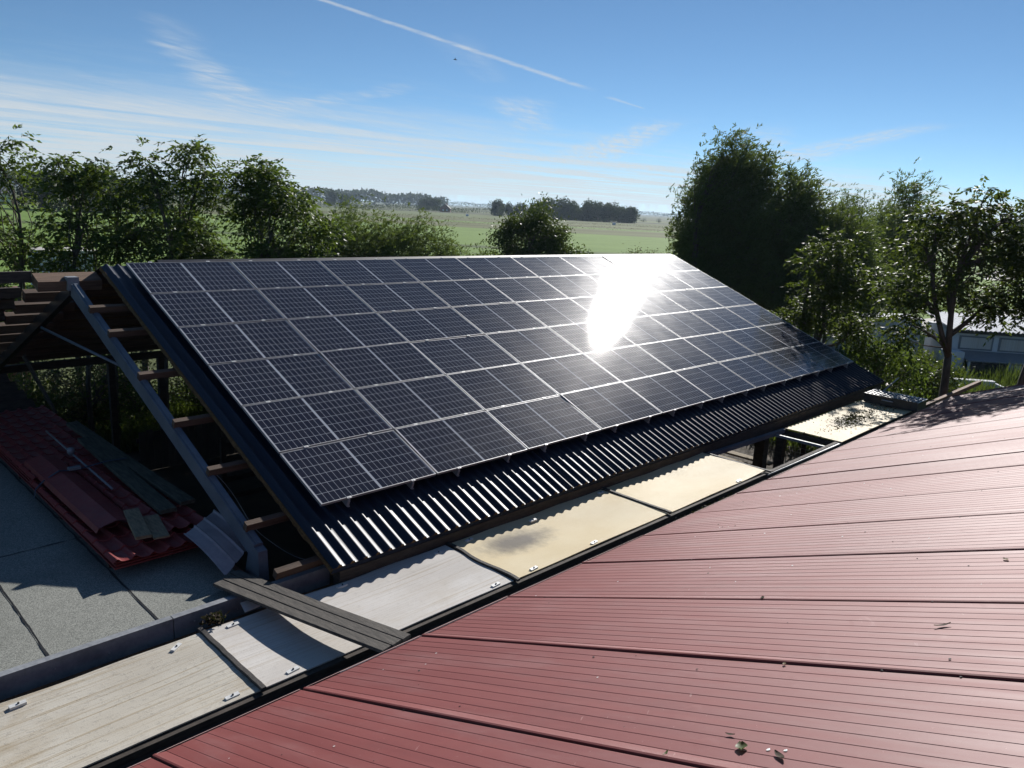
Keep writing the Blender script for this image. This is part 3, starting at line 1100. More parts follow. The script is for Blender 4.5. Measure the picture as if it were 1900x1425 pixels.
# side rails that carry the sheets, gutter
rail = empty('sheet_support', (5, -1.9, 0), 'long steel rails and gutter carrying the fibreglass sheets', 'support frame')
mb = MB(); mb.box((-6, -1.98, G - .83), (15.0, -1.91, G - .675)); mb.build('front_rail', 'dark_wood', rail)
mb = MB(); mb.beam((7.38, -1.955, G - .70), (10.42, -1.985, G - .70), .075, .03); mb.build('front_rail_cap', 'steel', rail)
mb = MB(); mb.beam((14.6, -2.06, G - .66), (19.5, -2.16, G - .60), .09, .10); mb.build('rail_extension', 'rust', rail)
mb = MB(); mb.beam((7.46, -.74, G - .71), (10.40, -.84, G - .71), .075, .08); mb.build('back_rail', 'grey_paint', rail)
mb = MB(); mb.box((-6, -.54, G - .84), (7.4, -.46, G - .78)); mb.build('back_rail', 'rust', rail)
mb = MB()
mb.loft([[(-6, -1.985, G - .74), (16, -1.985, G - .74)], [(-6, -2.0, G - .86), (16, -2.0, G - .86)], [(-6, -2.60, G - .88), (16, -2.60, G - .88)], [(-6, -2.62, G - .60), (16, -2.62, G - .60)]])
mb.build('gutter', 'rubber_black', rail)
mb = MB()
mb.beam((10.0, -.80, G - .74), (10.0, -1.95, G - .74), .05, .05); mb.build('cross_bar', 'steel', rail)
for x in (-4.8, -1.77, 1.36, 4.5, 7.44, 10.4, 13.0):
    mb = MB()
    mb.box((x - .04, -1.90, G - .80), (x + .04, -.75, G - .70))
    mb.build('bearer', 'dark_wood', rail)
    mb = MB()
    mb.box((x - .05, -1.87, 0), (x + .05, -1.77, G - .802))
    mb.build('post', 'dark_wood', rail)

# loose litter: leaves and moss caught in the gutter and on the sheets


def litter(name, label, spots, size, mat='litter', parent=None):
    rng = np.random.default_rng(len(spots) + int(abs(spots[0][0]) * 10))
    P = []
    for (x, y, z, sx, sy_, n, hz) in spots:
        q = rng.normal(0, 1, (n, 3)) * np.array([sx, sy_, 0]) + np.array([x, y, z])
        q[:, 2] += rng.random(n) * hz
        P.append(q)
    P = np.concatenate(P)
    n = len(P)
    A = rng.normal(0, 1, (n, 3)); A[:, 2] *= .4
    Sd = rng.normal(0, 1, (n, 3))
    V, F, t_ = leaf_quads(P, A, Sd, size * (.6 + rng.random(n)), size * .5 * (.6 + rng.random(n)), rng)
    o = quads_np(name, V, F, mat, parent, t_)
    return tag(o, label, None, None, 'stuff')


litter('leaf_debris', 'dark rotting leaves caught along the gutter', [(2.9, -2.06, G - .80, .5, .05, 500, .05), (5.6, -2.06, G - .78, .6, .05, 700, .06), (.3, -2.1, G - .83, 1.2, .06, 300, .03), (8.6, -2.1, G - .80, 1.0, .06, 400, .05)], .04)
litter('leaf_pile', 'fallen leaves scattered on the far cream sheet', [(12.4, -1.45, ZS + .006, .42, .14, 420, .03), (11.6, -1.5, ZS + .008, .6, .12, 90, .01), (13.6, -1.5, ZS + .01, .6, .2, 120, .02)], .05)
q = litter('leaf_heap', 'small heap of dead leaves at the corner of the whitish sheet', [(-1.60, -.62, ZS + .01, .045, .03, 220, .07)], .05)
q['kind'] = 'stuff'

# ------------------------------------------------------------------ red roof in the foreground
red = empty('red_barn', (5, -8, 0), 'building with a red ribbed metal roof filling the foreground', 'building')
TR = math.tan(math.radians(22.0))
CR, SR = math.cos(math.radians(22)), math.sin(math.radians(22))
YE, ZE = -2.48, G - .40


def rr(x, s, n=0.0):
    """red roof: s metres up from its eave"""
    return (x, YE - s * CR + n * SR, ZE + s * SR + n * CR)


seams = [-7.6, -6.4, -5.25, -4.08, -2.90, -1.715, -.484, .66, 1.851, 3.04, 4.19, 5.38, 6.30, 7.45, 8.62, 9.80, 10.98, 12.15, 13.33, 14.5, 15.70]
wide = {-2.90: .008, -1.715: .011, -.484: .011, 1.851: .006, 6.30: .010}
rd = random.Random(77)
SMAX = 9.2
for i in range(len(seams) - 1):
    a, b = seams[i], seams[i + 1]
    ga = wide.get(a, .0025)
    lift = rd.uniform(0, .004) + (.006 if a in wide else 0)
    mb = MB()
    line = [(a + ga, -.06), (a + ga, .002 + lift), (a + ga + .012, .006 + lift), (a + ga + .03, .002 + lift)]
    ng = 12
    step = (b - a) / ng
    for k in range(1, ng):
        x = a + k * step
        line += [(x - .0036, 0), (x - .0008, -.0015), (x + .0008, -.0015), (x + .0036, .0005)]
    line += [(b - .012, 0), (b - .003, -.001), (b - .001, -.06)]
    e0 = rd.uniform(-.012, .012)
    rows = []
    for s in (e0, 1.5, 3.0, 4.5, 6.0, 7.5, SMAX):
        dn = rd.uniform(-.002, .002)
        rows.append([rr(x, s, n_ + dn) for x, n_ in line])
    mb.loft(rows)
    top = rows[0]
    mb.add(top + [rr(b, e0, -.06), rr(a, e0, -.06)], [list(range(len(top) + 2))], 1)
    w0, w1 = rd.uniform(.006, .014), rd.uniform(.006, .014)
    mb.add([rr(a + ga + .03, e0 - .002, .0035 + lift), rr(b - .01, e0 - .002, .0035 + lift), rr(b - .01, e0 + w1, .0035 + lift), rr(a + ga + .03, e0 + w0, .0035 + lift)], [(0, 1, 2, 3)], 1)
    mb.build('roof_panel', ['red', 'red_edge'], red)
mb = MB()
mb.add([rr(seams[0], 0.05, -.062), rr(seams[-1], 0.05, -.062), rr(seams[-1], SMAX, -.062), rr(seams[0], SMAX, -.062)], [(3, 2, 1, 0)])
mb.build('roof_liner', 'rubber_black', red)
mb = MB()
for a, b in ((-1.30, 1.95), ):
    mb.hexa([rr(a, -.095, -.03), rr(b, -.065, -.03), rr(b, -.014, -.03), rr(a, -.014, -.03), rr(a, -.095, -.022), rr(b, -.065, -.022), rr(b, -.014, .0), rr(a, -.014, .0)])
    mb.hexa([rr(a, -.102, -.10), rr(b, -.075, -.10), rr(b, -.067, -.10), rr(a, -.096, -.10), rr(a, -.102, -.022), rr(b, -.075, -.022), rr(b, -.067, -.022), rr(a, -.096, -.022)])
mb.build('eave_flashing', 'alu', red)
mb = MB()
mb.add([rr(seams[0], SMAX, 0), rr(seams[-1], SMAX, 0), (seams[-1], YE - 2 * SMAX * CR, ZE), (seams[0], YE - 2 * SMAX * CR, ZE)], [(3, 2, 1, 0)])
mb.build('far_slope', 'red', red)
mb = MB()
mb.beam(rr(15.73, -.02, -.06), rr(15.73, SMAX, -.06), .03, .16, (0, SR, CR))
mb.build('verge_trim', 'red', red)
mb = MB()
mb.box((seams[0] + .2, YE - 2 * SMAX * CR + .3, 0), (15.4, YE - .20, G - .56))
mb.build('wall', 'brick', red)


def on_red(x, y):
    s = (YE - y) / CR
    return rr(x, s, .004)


def leaf_on_red(x, y, L, W, ang, mat, label, curl=.4):
    mb = MB()
    n = 6
    rows = []
    c_, s_ = math.cos(ang), math.sin(ang)
    for i in range(n + 1):
        f = i / n
        w = W * math.sin(math.pi * min(max(f, .04), .97)) ** .8 * .5
        row = []
        for j in (-1, 0, 1):
            u, v = (f - .5) * L, j * w
            px_, py_ = x + u * c_ - v * s_, y + u * s_ + v * c_
            b = Vector(on_red(px_, py_))
            h = curl * (W * .35 * abs(j) + L * .25 * (2 * f - 1) ** 2)
            row.append(tuple(b + Vector((0, SR, CR)) * (h + .003)))
        rows.append(row)
    mb.loft(rows, 0, True)
    me = mb.build('fallen_leaf', mat)
    a = me.data.attributes.new('tint', 'FLOAT', 'POINT')
    a.data.foreach_set('value', [random.Random(len(label) + k).random() for k in range(len(me.data.vertices))])
    return tag(me, label, 'leaf', 'leaves lying on the red roof')


LEAVES = []   # filled below from measured places on the roof
for (x, y, L, W, ang, mat, lb) in [
        (-1.49, -6.11, .075, .055, .5, 'leaf_green', 'curled green leaf on the red roof near the bottom edge'),
        (-1.51, -6.30, .085, .030, .9, 'litter', 'narrow dry brown leaf beside the green leaf on the red roof'),
        (.22, -6.47, .09, .028, 2.2, 'litter', 'dark shrivelled leaf lying alone on the shiny part of red roof'),
        (-1.39, -6.00, .05, .02, 1.6, 'litter', 'tiny dark twist of leaf uphill of the green leaf'),
        (-.50, -5.86, .035, .02, .3, 'leaf_dry', 'small orange leaf caught in the wide roof seam'),
        (.69, -5.15, .05, .03, .3, 'litter', 'small brown leaf on a roof seam at mid slope'),
        (-1.66, -5.81, .055, .016, .1, 'leaf_green', 'small green leaf stuck in the seam near the bottom edge'),
        (1.59, -6.49, .06, .03, .7, 'leaf_dry', 'pale tan leaf on the red roof towards the right edge')]:
    leaf_on_red(x, y, L, W, ang, mat, lb)
# droppings and petals
rng = np.random.default_rng(5)
mb = MB()
rd = random.Random(31)
for k in range(70):
    x = rd.uniform(-3.2, 11)
    s = rd.uniform(.2, 5.2)
    c0 = Vector(rr(x, s, .0035))
    r0 = rd.uniform(.004, .011)
    n = 6
    mb.add([tuple(c0 + Vector((1, 0, 0)) * r0 * math.cos(2 * math.pi * i / n) * rd.uniform(.7, 1.6) + Vector((0, -CR, SR)) * r0 * math.sin(2 * math.pi * i / n)) for i in range(n)] , [tuple(range(n))])
tag(mb.build('specks', 'white_plate'), 'tiny white petals and droppings scattered over the red roof', None, None, 'stuff')
mb = MB()
for k in range(120):
    x = rd.uniform(-3.2, 11)
    s = rd.uniform(.1, 5.4)
    if rd.random() < .5:
        x = rd.choice([-2.90, -1.715, -.484, .66, 1.851, 3.04, 4.19, 6.30]) + rd.uniform(-.01, .02)
    c0 = Vector(rr(x, s, .004))
    r0 = rd.uniform(.003, .008)
    mb.hexa([c0 + Vector((a * r0 * rd.uniform(.5, 1.5), 0, 0)) + Vector((0, -CR, SR)) * b * r0 * rd.uniform(.5, 1.5) + Vector((0, SR, CR)) * c * r0 * .4 for (a, b, c) in ((-1, -1, 0), (1, -1, 0), (1, 1, 0), (-1, 1, 0), (-.7, -.6, 1), (.7, -.6, 1), (.7, .7, 1), (-.7, .7, 1))])
tag(mb.build('crumbs', 'batten'), 'dark crumbs of moss and dirt scattered over the red roof', None, None, 'stuff')

# ------------------------------------------------------------------ planks across the strip


def plank(p, q, off, w, th, mat, label, grooves=0, cat='plank', group=None, seed=0):
    """board between p and q, shifted sideways by off"""
    p, q = Vector(p), Vector(q)
    d = (q - p).normalized()
    sd = d.cross(Vector((0, 0, 1))).normalized()
    up = sd.cross(d)
    rd = random.Random(seed)
    cr = [(-w / 2, 0), (-w / 2, th * .9), (-w / 2 + .004, th)]
    for g in range(grooves):
        x = -w / 2 + w * (g + 1) / (grooves + 1)
        cr += [(x - .006, th), (x - .002, th - .006), (x + .002, th - .006), (x + .006, th)]
    cr += [(w / 2 - .004, th), (w / 2, th * .9), (w / 2, 0)]
    mb = MB()
    n = 16
    rows = []
    L = (q - p).length
    for i in range(n + 1):
        c0 = p + d * (L * i / n) + sd * off + up * (-.01 * math.sin(math.pi * i / n))
        e = rd.uniform(-.015, .015) if i in (0, n) else 0
        rows.append([tuple(c0 + sd * (a + rd.uniform(-.0012, .0012)) + up * b + d * e) for a, b in cr])
    mb.loft(rows)
    mb.loft([[r[0] for r in rows], [r[-1] for r in rows]])
    mb.add(rows[0], [list(range(len(cr)))])
    mb.add(rows[-1], [list(range(len(cr)))[::-1]])
    return tag(mb.build('wooden_plank', mat), label, cat, group)


pa, pb = (-1.17, -.03, G - .575), (-.70, -2.40, G - .44)
gp = 'grey planks laid across the sheets'
plank(pa, pb, .125, .115, .032, 'grey_board', 'weathered dark grey plank crossing the sheets, the leftmost of three', 0, 'plank', gp, 1)
plank((pa[0], pa[1] + .03, pa[2]), pb, .003, .120, .034, 'grey_board', 'weathered dark grey plank crossing the sheets, the middle of three', 0, 'plank', gp, 2)
plank((pa[0], pa[1] + .06, pa[2]), (pb[0] + .01, pb[1] - .02, pb[2]), -.117, .112, .034, 'grey_board', 'weathered dark grey plank crossing the sheets, the rightmost of three', 0, 'plank', gp, 3)

# ------------------------------------------------------------------ stack of red sheets on the flat roof
BEFORE = set(bpy.data.objects)
for i, y in enumerate((1.25, 3.0, 4.9, 6.9)):
    mb = MB()
    mb.box((-1.98, y - .05, ZF + .012), (-.98, y + .05, ZF + .118))
    mb.box((-1.90, y + .08, ZF + .013), (-1.80, y + .5, ZF + .117))
    tag(mb.build('support_timber', 'dark_wood'), f'dark timber bearer under the stack of red sheets, {COLN[i]} from the pale bent sheet', 'timber', 'bearers under the sheet stack')
for k in range(4):
    mb = MB()
    mb.box((-1.99 + .02 * k, .98 + .03 * k, ZF + .042 + k * .019), (-.99 + .01 * k, 8.0, ZF + .058 + k * .019))
    tag(mb.build('flat_sheet', 'red_sheet'), 'flat dark red sheet under the wavy sheets, ' + ('lowest', 'second lowest', 'third lowest', 'uppermost')[k] + ' of four', 'metal sheet', 'flat sheets under the stack')


def tile_sheet(x0, x1, y0, y1, z, label, steps=True, rag=.0, seed=0, crowns=None):
    mb = MB()
    pitch = .185
    nx = int((x1 - x0) / pitch * 10)
    rows = []
    ys = []
    y = y0
    while y < y1 - 1e-6:
        yn = min(y + .35, y1)
        ys.append((y, yn))
        y = yn
    rd = random.Random(seed)
    for (ya, yb) in ys:
        for (yy, dz_) in ((ya, .018 if steps else .0), (yb - .004, 0.0)):
            r = []
            for i in range(nx + 1):
                x = x0 + (x1 - x0) * i / nx
                ph = ((x - x0) / pitch) % 1.0
                h = .034 * max(0, math.sin(math.pi * min(1, ph / .45))) ** 1.2 if ph < .45 else -.006 * math.sin(math.pi * (ph - .45) / .55)
                yj = yy + (rag * math.sin(9 * x) if ya == y0 and yy == ya else 0)
                r.append((x, yj, z + h + dz_))
            rows.append(r)
    mb.loft(rows, 0, False)
    mb.loft([[tuple(Vector(p) - Vector((0, 0, .004))) for p in r][::-1] for r in rows], 0, False)
    mb.loft([[tuple(Vector(p) - Vector((0, 0, .004))) for p in rows[0]], rows[0]])
    return tag(mb.build('roof_sheet', 'red_sheet'), label, 'roofing sheet', 'red tile-effect sheets in the stack')


tile_sheet(-2.01, -.90, .92, 4.2, G - .53, 'red tile-effect sheet with its wavy end above the felt', True, .02, 1)
tile_sheet(-1.99, -.80, 4.05, 8.05, G - .485, 'far red tile-effect sheet below the leaning board', True, .0, 2)
tile_sheet(-1.45, -.82, 1.25, 4.6, G - .46, 'narrow red tile-effect sheet beneath the mossy boards', True, .01, 3)
# folded ridge cap lying on top
mb = MB()
rows = []
for y in (1.72, 2.6, 3.5, 4.75):
    rows.append([(-1.93, y, G - .455), (-1.90, y, G - .405), (-1.70, y, G - .352), (-1.52, y, G - .40), (-1.49, y, G - .43)])
mb.loft(rows)
mb.loft([[tuple(Vector(p) - Vector((0, 0, .004))) for p in r][::-1] for r in rows])
tag(mb.build('ridge_flashing', 'red_sheet'), 'folded plain red ridge flashing lying on the stack', 'flashing')
gp = 'old boards on the sheet stack'
plank((-1.12, 1.68, G - .40), (-.98, 5.2, G - .385), 0, .20, .05, 'moss_board', 'long mossy dark board in the middle of the sheet stack', 0, 'board', gp, 5)
plank((-.83, 1.80, G - .40), (-.87, 6.2, G - .385), 0, .18, .05, 'moss_board', 'long mossy dark board at the outer edge of the stack', 0, 'board', gp, 6)
plank((-1.60, 1.18, G - .425), (-1.47, 1.92, G - .375), 0, .17, .035, 'tan_board', 'short pale timber off-cut lying against the ridge flashing', 0, 'board', gp, 7)
plank((-1.44, 1.08, G - .43), (-1.32, 1.72, G - .415), 0, .17, .022, 'tan_board', 'short grey timber off-cut beside the paler one', 0, 'board', gp, 8)
# bent pale sheet hanging off the end of the stack
mb = MB()
c00, c10, c11, c01 = Vector((-1.22, 1.02, G - .44)), Vector((-1.16, .12, G - .632)), Vector((-.56, .62, G - .56)), Vector((-.66, 1.42, G - .40))
rows = []
for i in range(9):
    f = i / 8
    r = []
    for j in range(37):
        g = j / 36
        P = (c00 * (1 - f) + c10 * f) * (1 - g) + (c01 * (1 - f) + c11 * f) * g
        ph = (g * 3.2) % 1
        h = .022 if ph < .12 else (.0 if ph > .2 else .022 * (1 - (ph - .12) / .08))
        r.append(tuple(P + Vector((0, 0, h + .035 * math.sin(math.pi * f) * (1 - g * .5)))))
    rows.append(r)
mb.loft(rows)
mb.loft([[tuple(Vector(p) - Vector((0, 0, .003))) for p in r][::-1] for r in rows])
tag(mb.build('bent_sheet', 'pinkgrey'), 'bent pale pinkish sheet hanging over the end of the stack', 'metal sheet')
# pole with fitting, strap
mb = MB()
mb.tube([(-1.36, 2.9, G - .395), (-1.30, 6.0, G - .37)], .014, 8)
pole = mb.build('metal_pole', 'steel')
tag(pole, 'thin grey pole with a round fitting lying along the stack', 'pole')
mb = MB()
mb.tube([(-1.345, 4.62, G - .39), (-1.345, 4.62, G - .34), (-1.345, 4.62, G - .29), (-1.345, 4.62, G - .275)], [.03, .055, .05, .015], 10)
mb.build('fitting', 'grey_plastic', pole)
mb = MB()
pts = [(-2.06, 3.75, G - .62), (-2.03, 3.76, G - .50), (-1.92, 3.80, G - .42), (-1.72, 3.84, G - .335), (-1.5, 3.86, G - .375), (-1.36, 3.87, G - .36), (-1.1, 3.86, G - .325), (-.95, 3.85, G - .33), (-.85, 3.84, G - .325), (-.74, 3.82, G - .45)]
rows = [[(x, y - .02, z), (x, y + .02, z)] for x, y, z in pts]
mb.loft(rows)
mb.loft([[(a[0], a[1], a[2] - .004) for a in r][::-1] for r in rows])
st = mb.build('ratchet_strap', 'strap')
tag(st, 'dark strap slung across the stack of red sheets', 'strap')
mb = MB(); mb.box((-1.60, 3.82, G - .36), (-1.45, 3.90, G - .325)); mb.build('buckle', 'steel', st)
for o in set(bpy.data.objects) - BEFORE:
    if o.parent is None and not o.name.startswith('support_timber'):
        o.location = Vector((-.03, -.10, .08))
# leaning plank and gable boards behind the stack
mb = MB(); mb.beam((-.50, 8.55, G - .72), (-.84, 9.0, G + .36), .12, .04, (1, 0, 0)); tag(mb.build('leaning_board', 'grey_board'), 'grey board leaning upright behind the red sheets', 'board')
ramp = empty('board_ramp', (-2, 8.8, 0), 'dark weathered boards sloping up behind the red sheets', 'boards')
for k in range(5):
    mb = MB()
    mb.hexa([(-3.2, 8.30 + .22 * k, G - .70 + .13 * k), (-.74 - .08 * k, 8.30 + .22 * k, G - .70 + .13 * k), (-.74 - .08 * k, 8.52 + .22 * k, G - .57 + .13 * k), (-3.2, 8.52 + .22 * k, G - .57 + .13 * k),
             (-3.2, 8.30 + .22 * k, G - .672 + .13 * k), (-.74 - .08 * k, 8.30 + .22 * k, G - .672 + .13 * k), (-.74 - .08 * k, 8.525 + .22 * k, G - .545 + .13 * k), (-3.2, 8.525 + .22 * k, G - .545 + .13 * k)])
    mb.build('board', 'dark_wood', ramp)

# low boarded pen under the barn
pen = empty('boarded_pen', (4, 11.4, 0), 'dark boarded pen fence in the shade under the barn', 'fence')
for k in range(26):
    mb = MB()
    x = 1.9 + k * .17
    mb.box((x, 11.2, .03), (x + .155, 11.225, 1.02 + .03 * math.sin(k * 2.1)))
    mb.build('board', 'shed_dark', pen)
mb = MB(); mb.box((1.85, 11.226, .75), (6.4, 11.27, .86)); mb.build('rail', 'dark_wood', pen)
mb = MB(); mb.box((1.85, 11.226, .2), (6.4, 11.27, .31)); mb.build('rail', 'dark_wood', pen)
pen2 = empty('rail_pen', (4.2, 6.5, 0), 'wooden rail gate standing inside the barn', 'gate')
for z in (.35, .75, 1.15, 1.5):
    mb = MB(); mb.box((2.2, 7.5, z), (6.5, 7.54, z + .12)); mb.build('rail', 'dark_wood', pen2)
for x in (2.2, 4.3, 6.45):
    mb = MB(); mb.box((x, 7.42, 0), (x + .1, 7.498, 1.75)); mb.build('post', 'dark_wood', pen2)

# wire fence seen through the gap in the sheets
wf = empty('wire_fence', (15.5, 2, 0), 'wire mesh fence panel below the gap in the sheets', 'fence')
mb = MB()
for k in range(34):
    y = -1.2 + k * .15
    mb.tube([(16.6, y, .02), (16.6, y, 1.5)], .004, 3, cap=False)
for k in range(11):
    mb.tube([(16.6, -1.2, .05 + k * .145), (16.6, 3.8, .05 + k * .145)], .004, 3, cap=False)
mb.build('mesh', 'wire', wf)
for y in (-1.2, 1.3, 3.8):
    mb = MB(); mb.box((16.62, y - .05, 0), (16.72, y + .05, 1.6)); mb.build('post', 'dark_wood', wf)
bench = empty('plank_rack', (14.2, 2.1, 0), 'rack of rough planks standing below the gap in sheets', 'rack')
for k in range(3):
    mb = MB(); mb.box((12.6 + k * .55, .9, .5 + .02 * k), (12.85 + k * .55, 3.6, .55 + .02 * k)); mb.build('plank', 'tan_board', bench)
for (x, y) in ((12.7, 1.1), (13.9, 1.1), (12.7, 3.4), (13.9, 3.4)):
    mb = MB(); mb.box((x, y, 0), (x + .08, y + .08, .5)); mb.build('leg', 'dark_wood', bench)

# black slotted crate on the far end of the strip
cr = empty('slotted_crate', (14.75, -1.55, ZS), 'black plastic crate with slotted lid at the far end of strip', 'crate')
mb = MB()
cx0, cx1, cy0, cy1 = 14.35, 14.98, -2.15, -.95
mb.box((cx0, cy0, ZS + .008), (cx1, cy1, ZS + .20))
mb.build('body', 'black_plastic', cr)
mb = MB()
mb.box((cx0 - .015, cy0 - .015, ZS + .201), (cx1 + .015, cy1 + .015, ZS + .225))
lid = mb.build('lid', 'black_plastic', cr)
for i in range(4):
    for j in range(13):
        mb = MB()
        x, y = cx0 + .03 + i * .15, cy0 + .04 + j * .09
        mb.hexa([(x, y, ZS + .226), (x + .11, y + .015, ZS + .226), (x + .11, y + .052, ZS + .226), (x, y + .037, ZS + .226), (x + .01, y + .004, ZS + .245), (x + .10, y + .017, ZS + .245), (x + .10, y + .046, ZS + .245), (x + .01, y + .033, ZS + .245)])
        q = mb.build('lid_slat', 'grey_plastic', lid, False)
        q.location = (0, 0, 0)
mb = MB(); mb.tube([(cx0 - .03, -1.62, ZS + .13), (cx0 - .05, -1.60, ZS + .14), (cx0 - .05, -1.38, ZS + .14), (cx0 - .03, -1.36, ZS + .13)], .012, 6); mb.build('handle', 'alu', cr)
mb = MB(); mb.tube([(14.9, -1.2, ZS + .262), (16.1, -1.1, ZS + .40)], .02, 6)
tag(mb.build('metal_rod', 'steel'), 'short metal rod resting on the black crate', 'rod')

# ------------------------------------------------------------------ vegetation
RV = np.array([0.697, -0.717, 0.0])     # roughly across the view
FV = np.array([0.717, 0.697, 0.0])      # roughly along the view
UPZ = np.array([0.0, 0.0, 1.0])


def curve(p, q, rng, bend=.12, n=5, lift=0.0):
    p, q = np.asarray(p, float), np.asarray(q, float)
    L = np.linalg.norm(q - p)
    side = rng.normal(0, 1, 3) * bend * L
    out = []
    for i in range(n + 1):
        f = i / n
        out.append(p * (1 - f) + q * f + side * math.sin(math.pi * f) + UPZ * lift * L * math.sin(math.pi * f))
    return out


def foliage(cent, spread, rng, kind, per, L, W):
    """leaf quads gathered into sprays around cluster centres"""
    cent = np.asarray(cent)
    n = len(cent)
    if kind == 'pinnate':
        ns = per
        base = np.repeat(cent, ns, 0) + rng.normal(0, 1, (n * ns, 3)) * spread * np.array([1, 1, .75])
        out = unit(base - np.repeat(cent, ns, 0) + rng.normal(0, .5, (n * ns, 3)) * spread)
        ax = unit(out * np.array([1, 1, .5]) + np.array([0, 0, -.12]) + rng.normal(0, .25, (n * ns, 3)))
        side = unit(np.cross(ax, UPZ) + rng.normal(0, .25, (n * ns, 3)))
        m = 9
        P, A, Sd = [], [], []
        RL = L * 2.6 * (.7 + .6 * rng.random((n * ns, 1)))
        for j in range(m):
            f = (j // 2 + 1) / 5 if j < m - 1 else 1.0
            sg = 1 if j % 2 else -1
            pos = base + ax * RL * f - UPZ * RL * (.30 * f * f)
            if j == m - 1:
                d = ax + np.array([0, 0, -.5])
            else:
                d = ax * .65 + side * sg * .8 + np.array([0, 0, -.28])
            d = unit(d + rng.normal(0, .22, d.shape))
            P.append(pos); A.append(d); Sd.append(np.cross(d, UPZ) + rng.normal(0, .75, d.shape))
        P, A, Sd = np.concatenate(P), np.concatenate(A), np.concatenate(Sd)
    elif kind == 'willow':
        ns = max(1, per // 8)
        base = np.repeat(cent, ns, 0) + rng.normal(0, 1, (n * ns, 3)) * spread
        ax = unit(rng.normal(0, .55, (n * ns, 3)) + np.array([.25, -.1, .75]))
        P, A, Sd = [], [], []
        RL = L * 2.3 * (.6 + .8 * rng.random((n * ns, 1)))
        for j in range(8):
            f = (j + 1) / 8
            pos = base + ax * RL * f - UPZ * RL * .35 * f * f + np.array([.22, -.12, 0]) * RL * f * f
            d = unit(ax + rng.normal(0, .5, ax.shape) + np.array([.2, -.1, -.15]))
            P.append(pos); A.append(d); Sd.append(rng.normal(0, 1, ax.shape))
        P, A, Sd = np.concatenate(P), np.concatenate(A), np.concatenate(Sd)
    else:
        P = np.repeat(cent, per, 0) + rng.normal(0, 1, (n * per, 3)) * spread * np.array([1, 1, .8])
        A = unit(rng.normal(0, 1, P.shape) + np.array([0, 0, -.25]))
        Sd = rng.normal(0, 1, P.shape)
    k = len(P)
    return leaf_quads(P, A, Sd, L * (.65 + .7 * rng.random(k)), W * (.7 + .6 * rng.random(k)), rng)


def tree(name, label, loc, blobs, leaf, nclus, per, kind, L, W, spread, tr=.12, seed=0, cat='tree', group=None, bare=(), fork=None, stems=1, shell=.45, twig=.012):
    """blobs: (across, along, z, ra, rb, rz) ellipsoids that the crown fills, z above ground"""
    rng = np.random.default_rng(seed + 100)
    root = empty(name, (loc[0], loc[1], 0), label, cat, group)
    base = np.array([loc[0], loc[1], 0.0])
    wood = MB()
    low = min(b[2] - b[5] for b in blobs)
    fz = fork if fork is not None else max(.5, low + .3)
    cents = []
    vols = np.array([b[3] * b[4] * b[5] for b in blobs]) ** (2 / 3)
    vols = vols / vols.sum()
    stem_tops = []
    for s_ in range(stems):
        off = rng.normal(0, .18, 3) * (stems > 1) * np.array([1, 1, 0])
        tp = base + off * 3 + UPZ * fz + rng.normal(0, .08, 3)
        pts = curve(base + off - UPZ * .1, tp, rng, .04, 5)
        rr_ = [tr * (1.25 if i == 0 else 1.0) * (1 - .35 * i / 5) / (stems ** .4) for i in range(6)]
        wood.tube(pts, rr_, 8)
        stem_tops.append(tp)
    joints = []
    for bi, b in enumerate(blobs):
        c = base + RV * b[0] + FV * b[1] + UPZ * b[2]
        st_ = stem_tops[bi % stems] - UPZ * .1
        if bi >= max(2, stems):                       # later limbs branch off the earlier ones
            ok = [j for j in joints if j[2] < c[2] - .1]
            if ok:
                st_ = min(ok, key=lambda j: np.linalg.norm(j - c) + .25 * np.linalg.norm(j - stem_tops[0]))
        lp = curve(st_, c + UPZ * b[5] * .35, rng, .10, 7, .03)
        joints += lp[1:5]
        r0 = tr * .55 * (vols[bi] / vols.max()) ** .35
        wood.tube(lp, [r0 * (1 - .8 * i / 7) + twig * .8 for i in range(8)], 6)
        nb = max(3, int(nclus * vols[bi]))
        d = unit(rng.normal(0, 1, (nb, 3)))
        rad = rng.random((nb, 1)) ** shell
        pts = c + (RV * (d[:, :1] * b[3]) + FV * (d[:, 1:2] * b[4]) + UPZ * (d[:, 2:] * b[5])) * rad
        # lumpy: pull towards a few lobes
        pts = pts + rng.normal(0, .12, pts.shape) * min(b[3], b[5])
        pts[:, 2] = np.maximum(pts[:, 2], .25)
        for p in pts:
            cents.append(p)
            k = int(rng.integers(2, 8))
            a = np.asarray(lp[k])
            if twig > 0:
                wood.tube(curve(a, p, rng, .10, 3, .05), [twig * 1.6, twig * 1.2, twig * .8, twig * .35], 4, cap=False)
    for (pa_, pb_, r_) in bare:
        wood.tube(curve(base + np.array(pa_), base + np.array(pb_), rng, .06, 5), [r_ * (1 - .7 * i / 5) for i in range(6)], 6)
    wood.build('trunk', 'bark', root)
    V, F, t_ = foliage(cents, spread, rng, kind, per, L, W)
    # keep hue differences between whole sprays, not only single leaves
    quads_np('crown', V, F, leaf, root, t_)
    return root


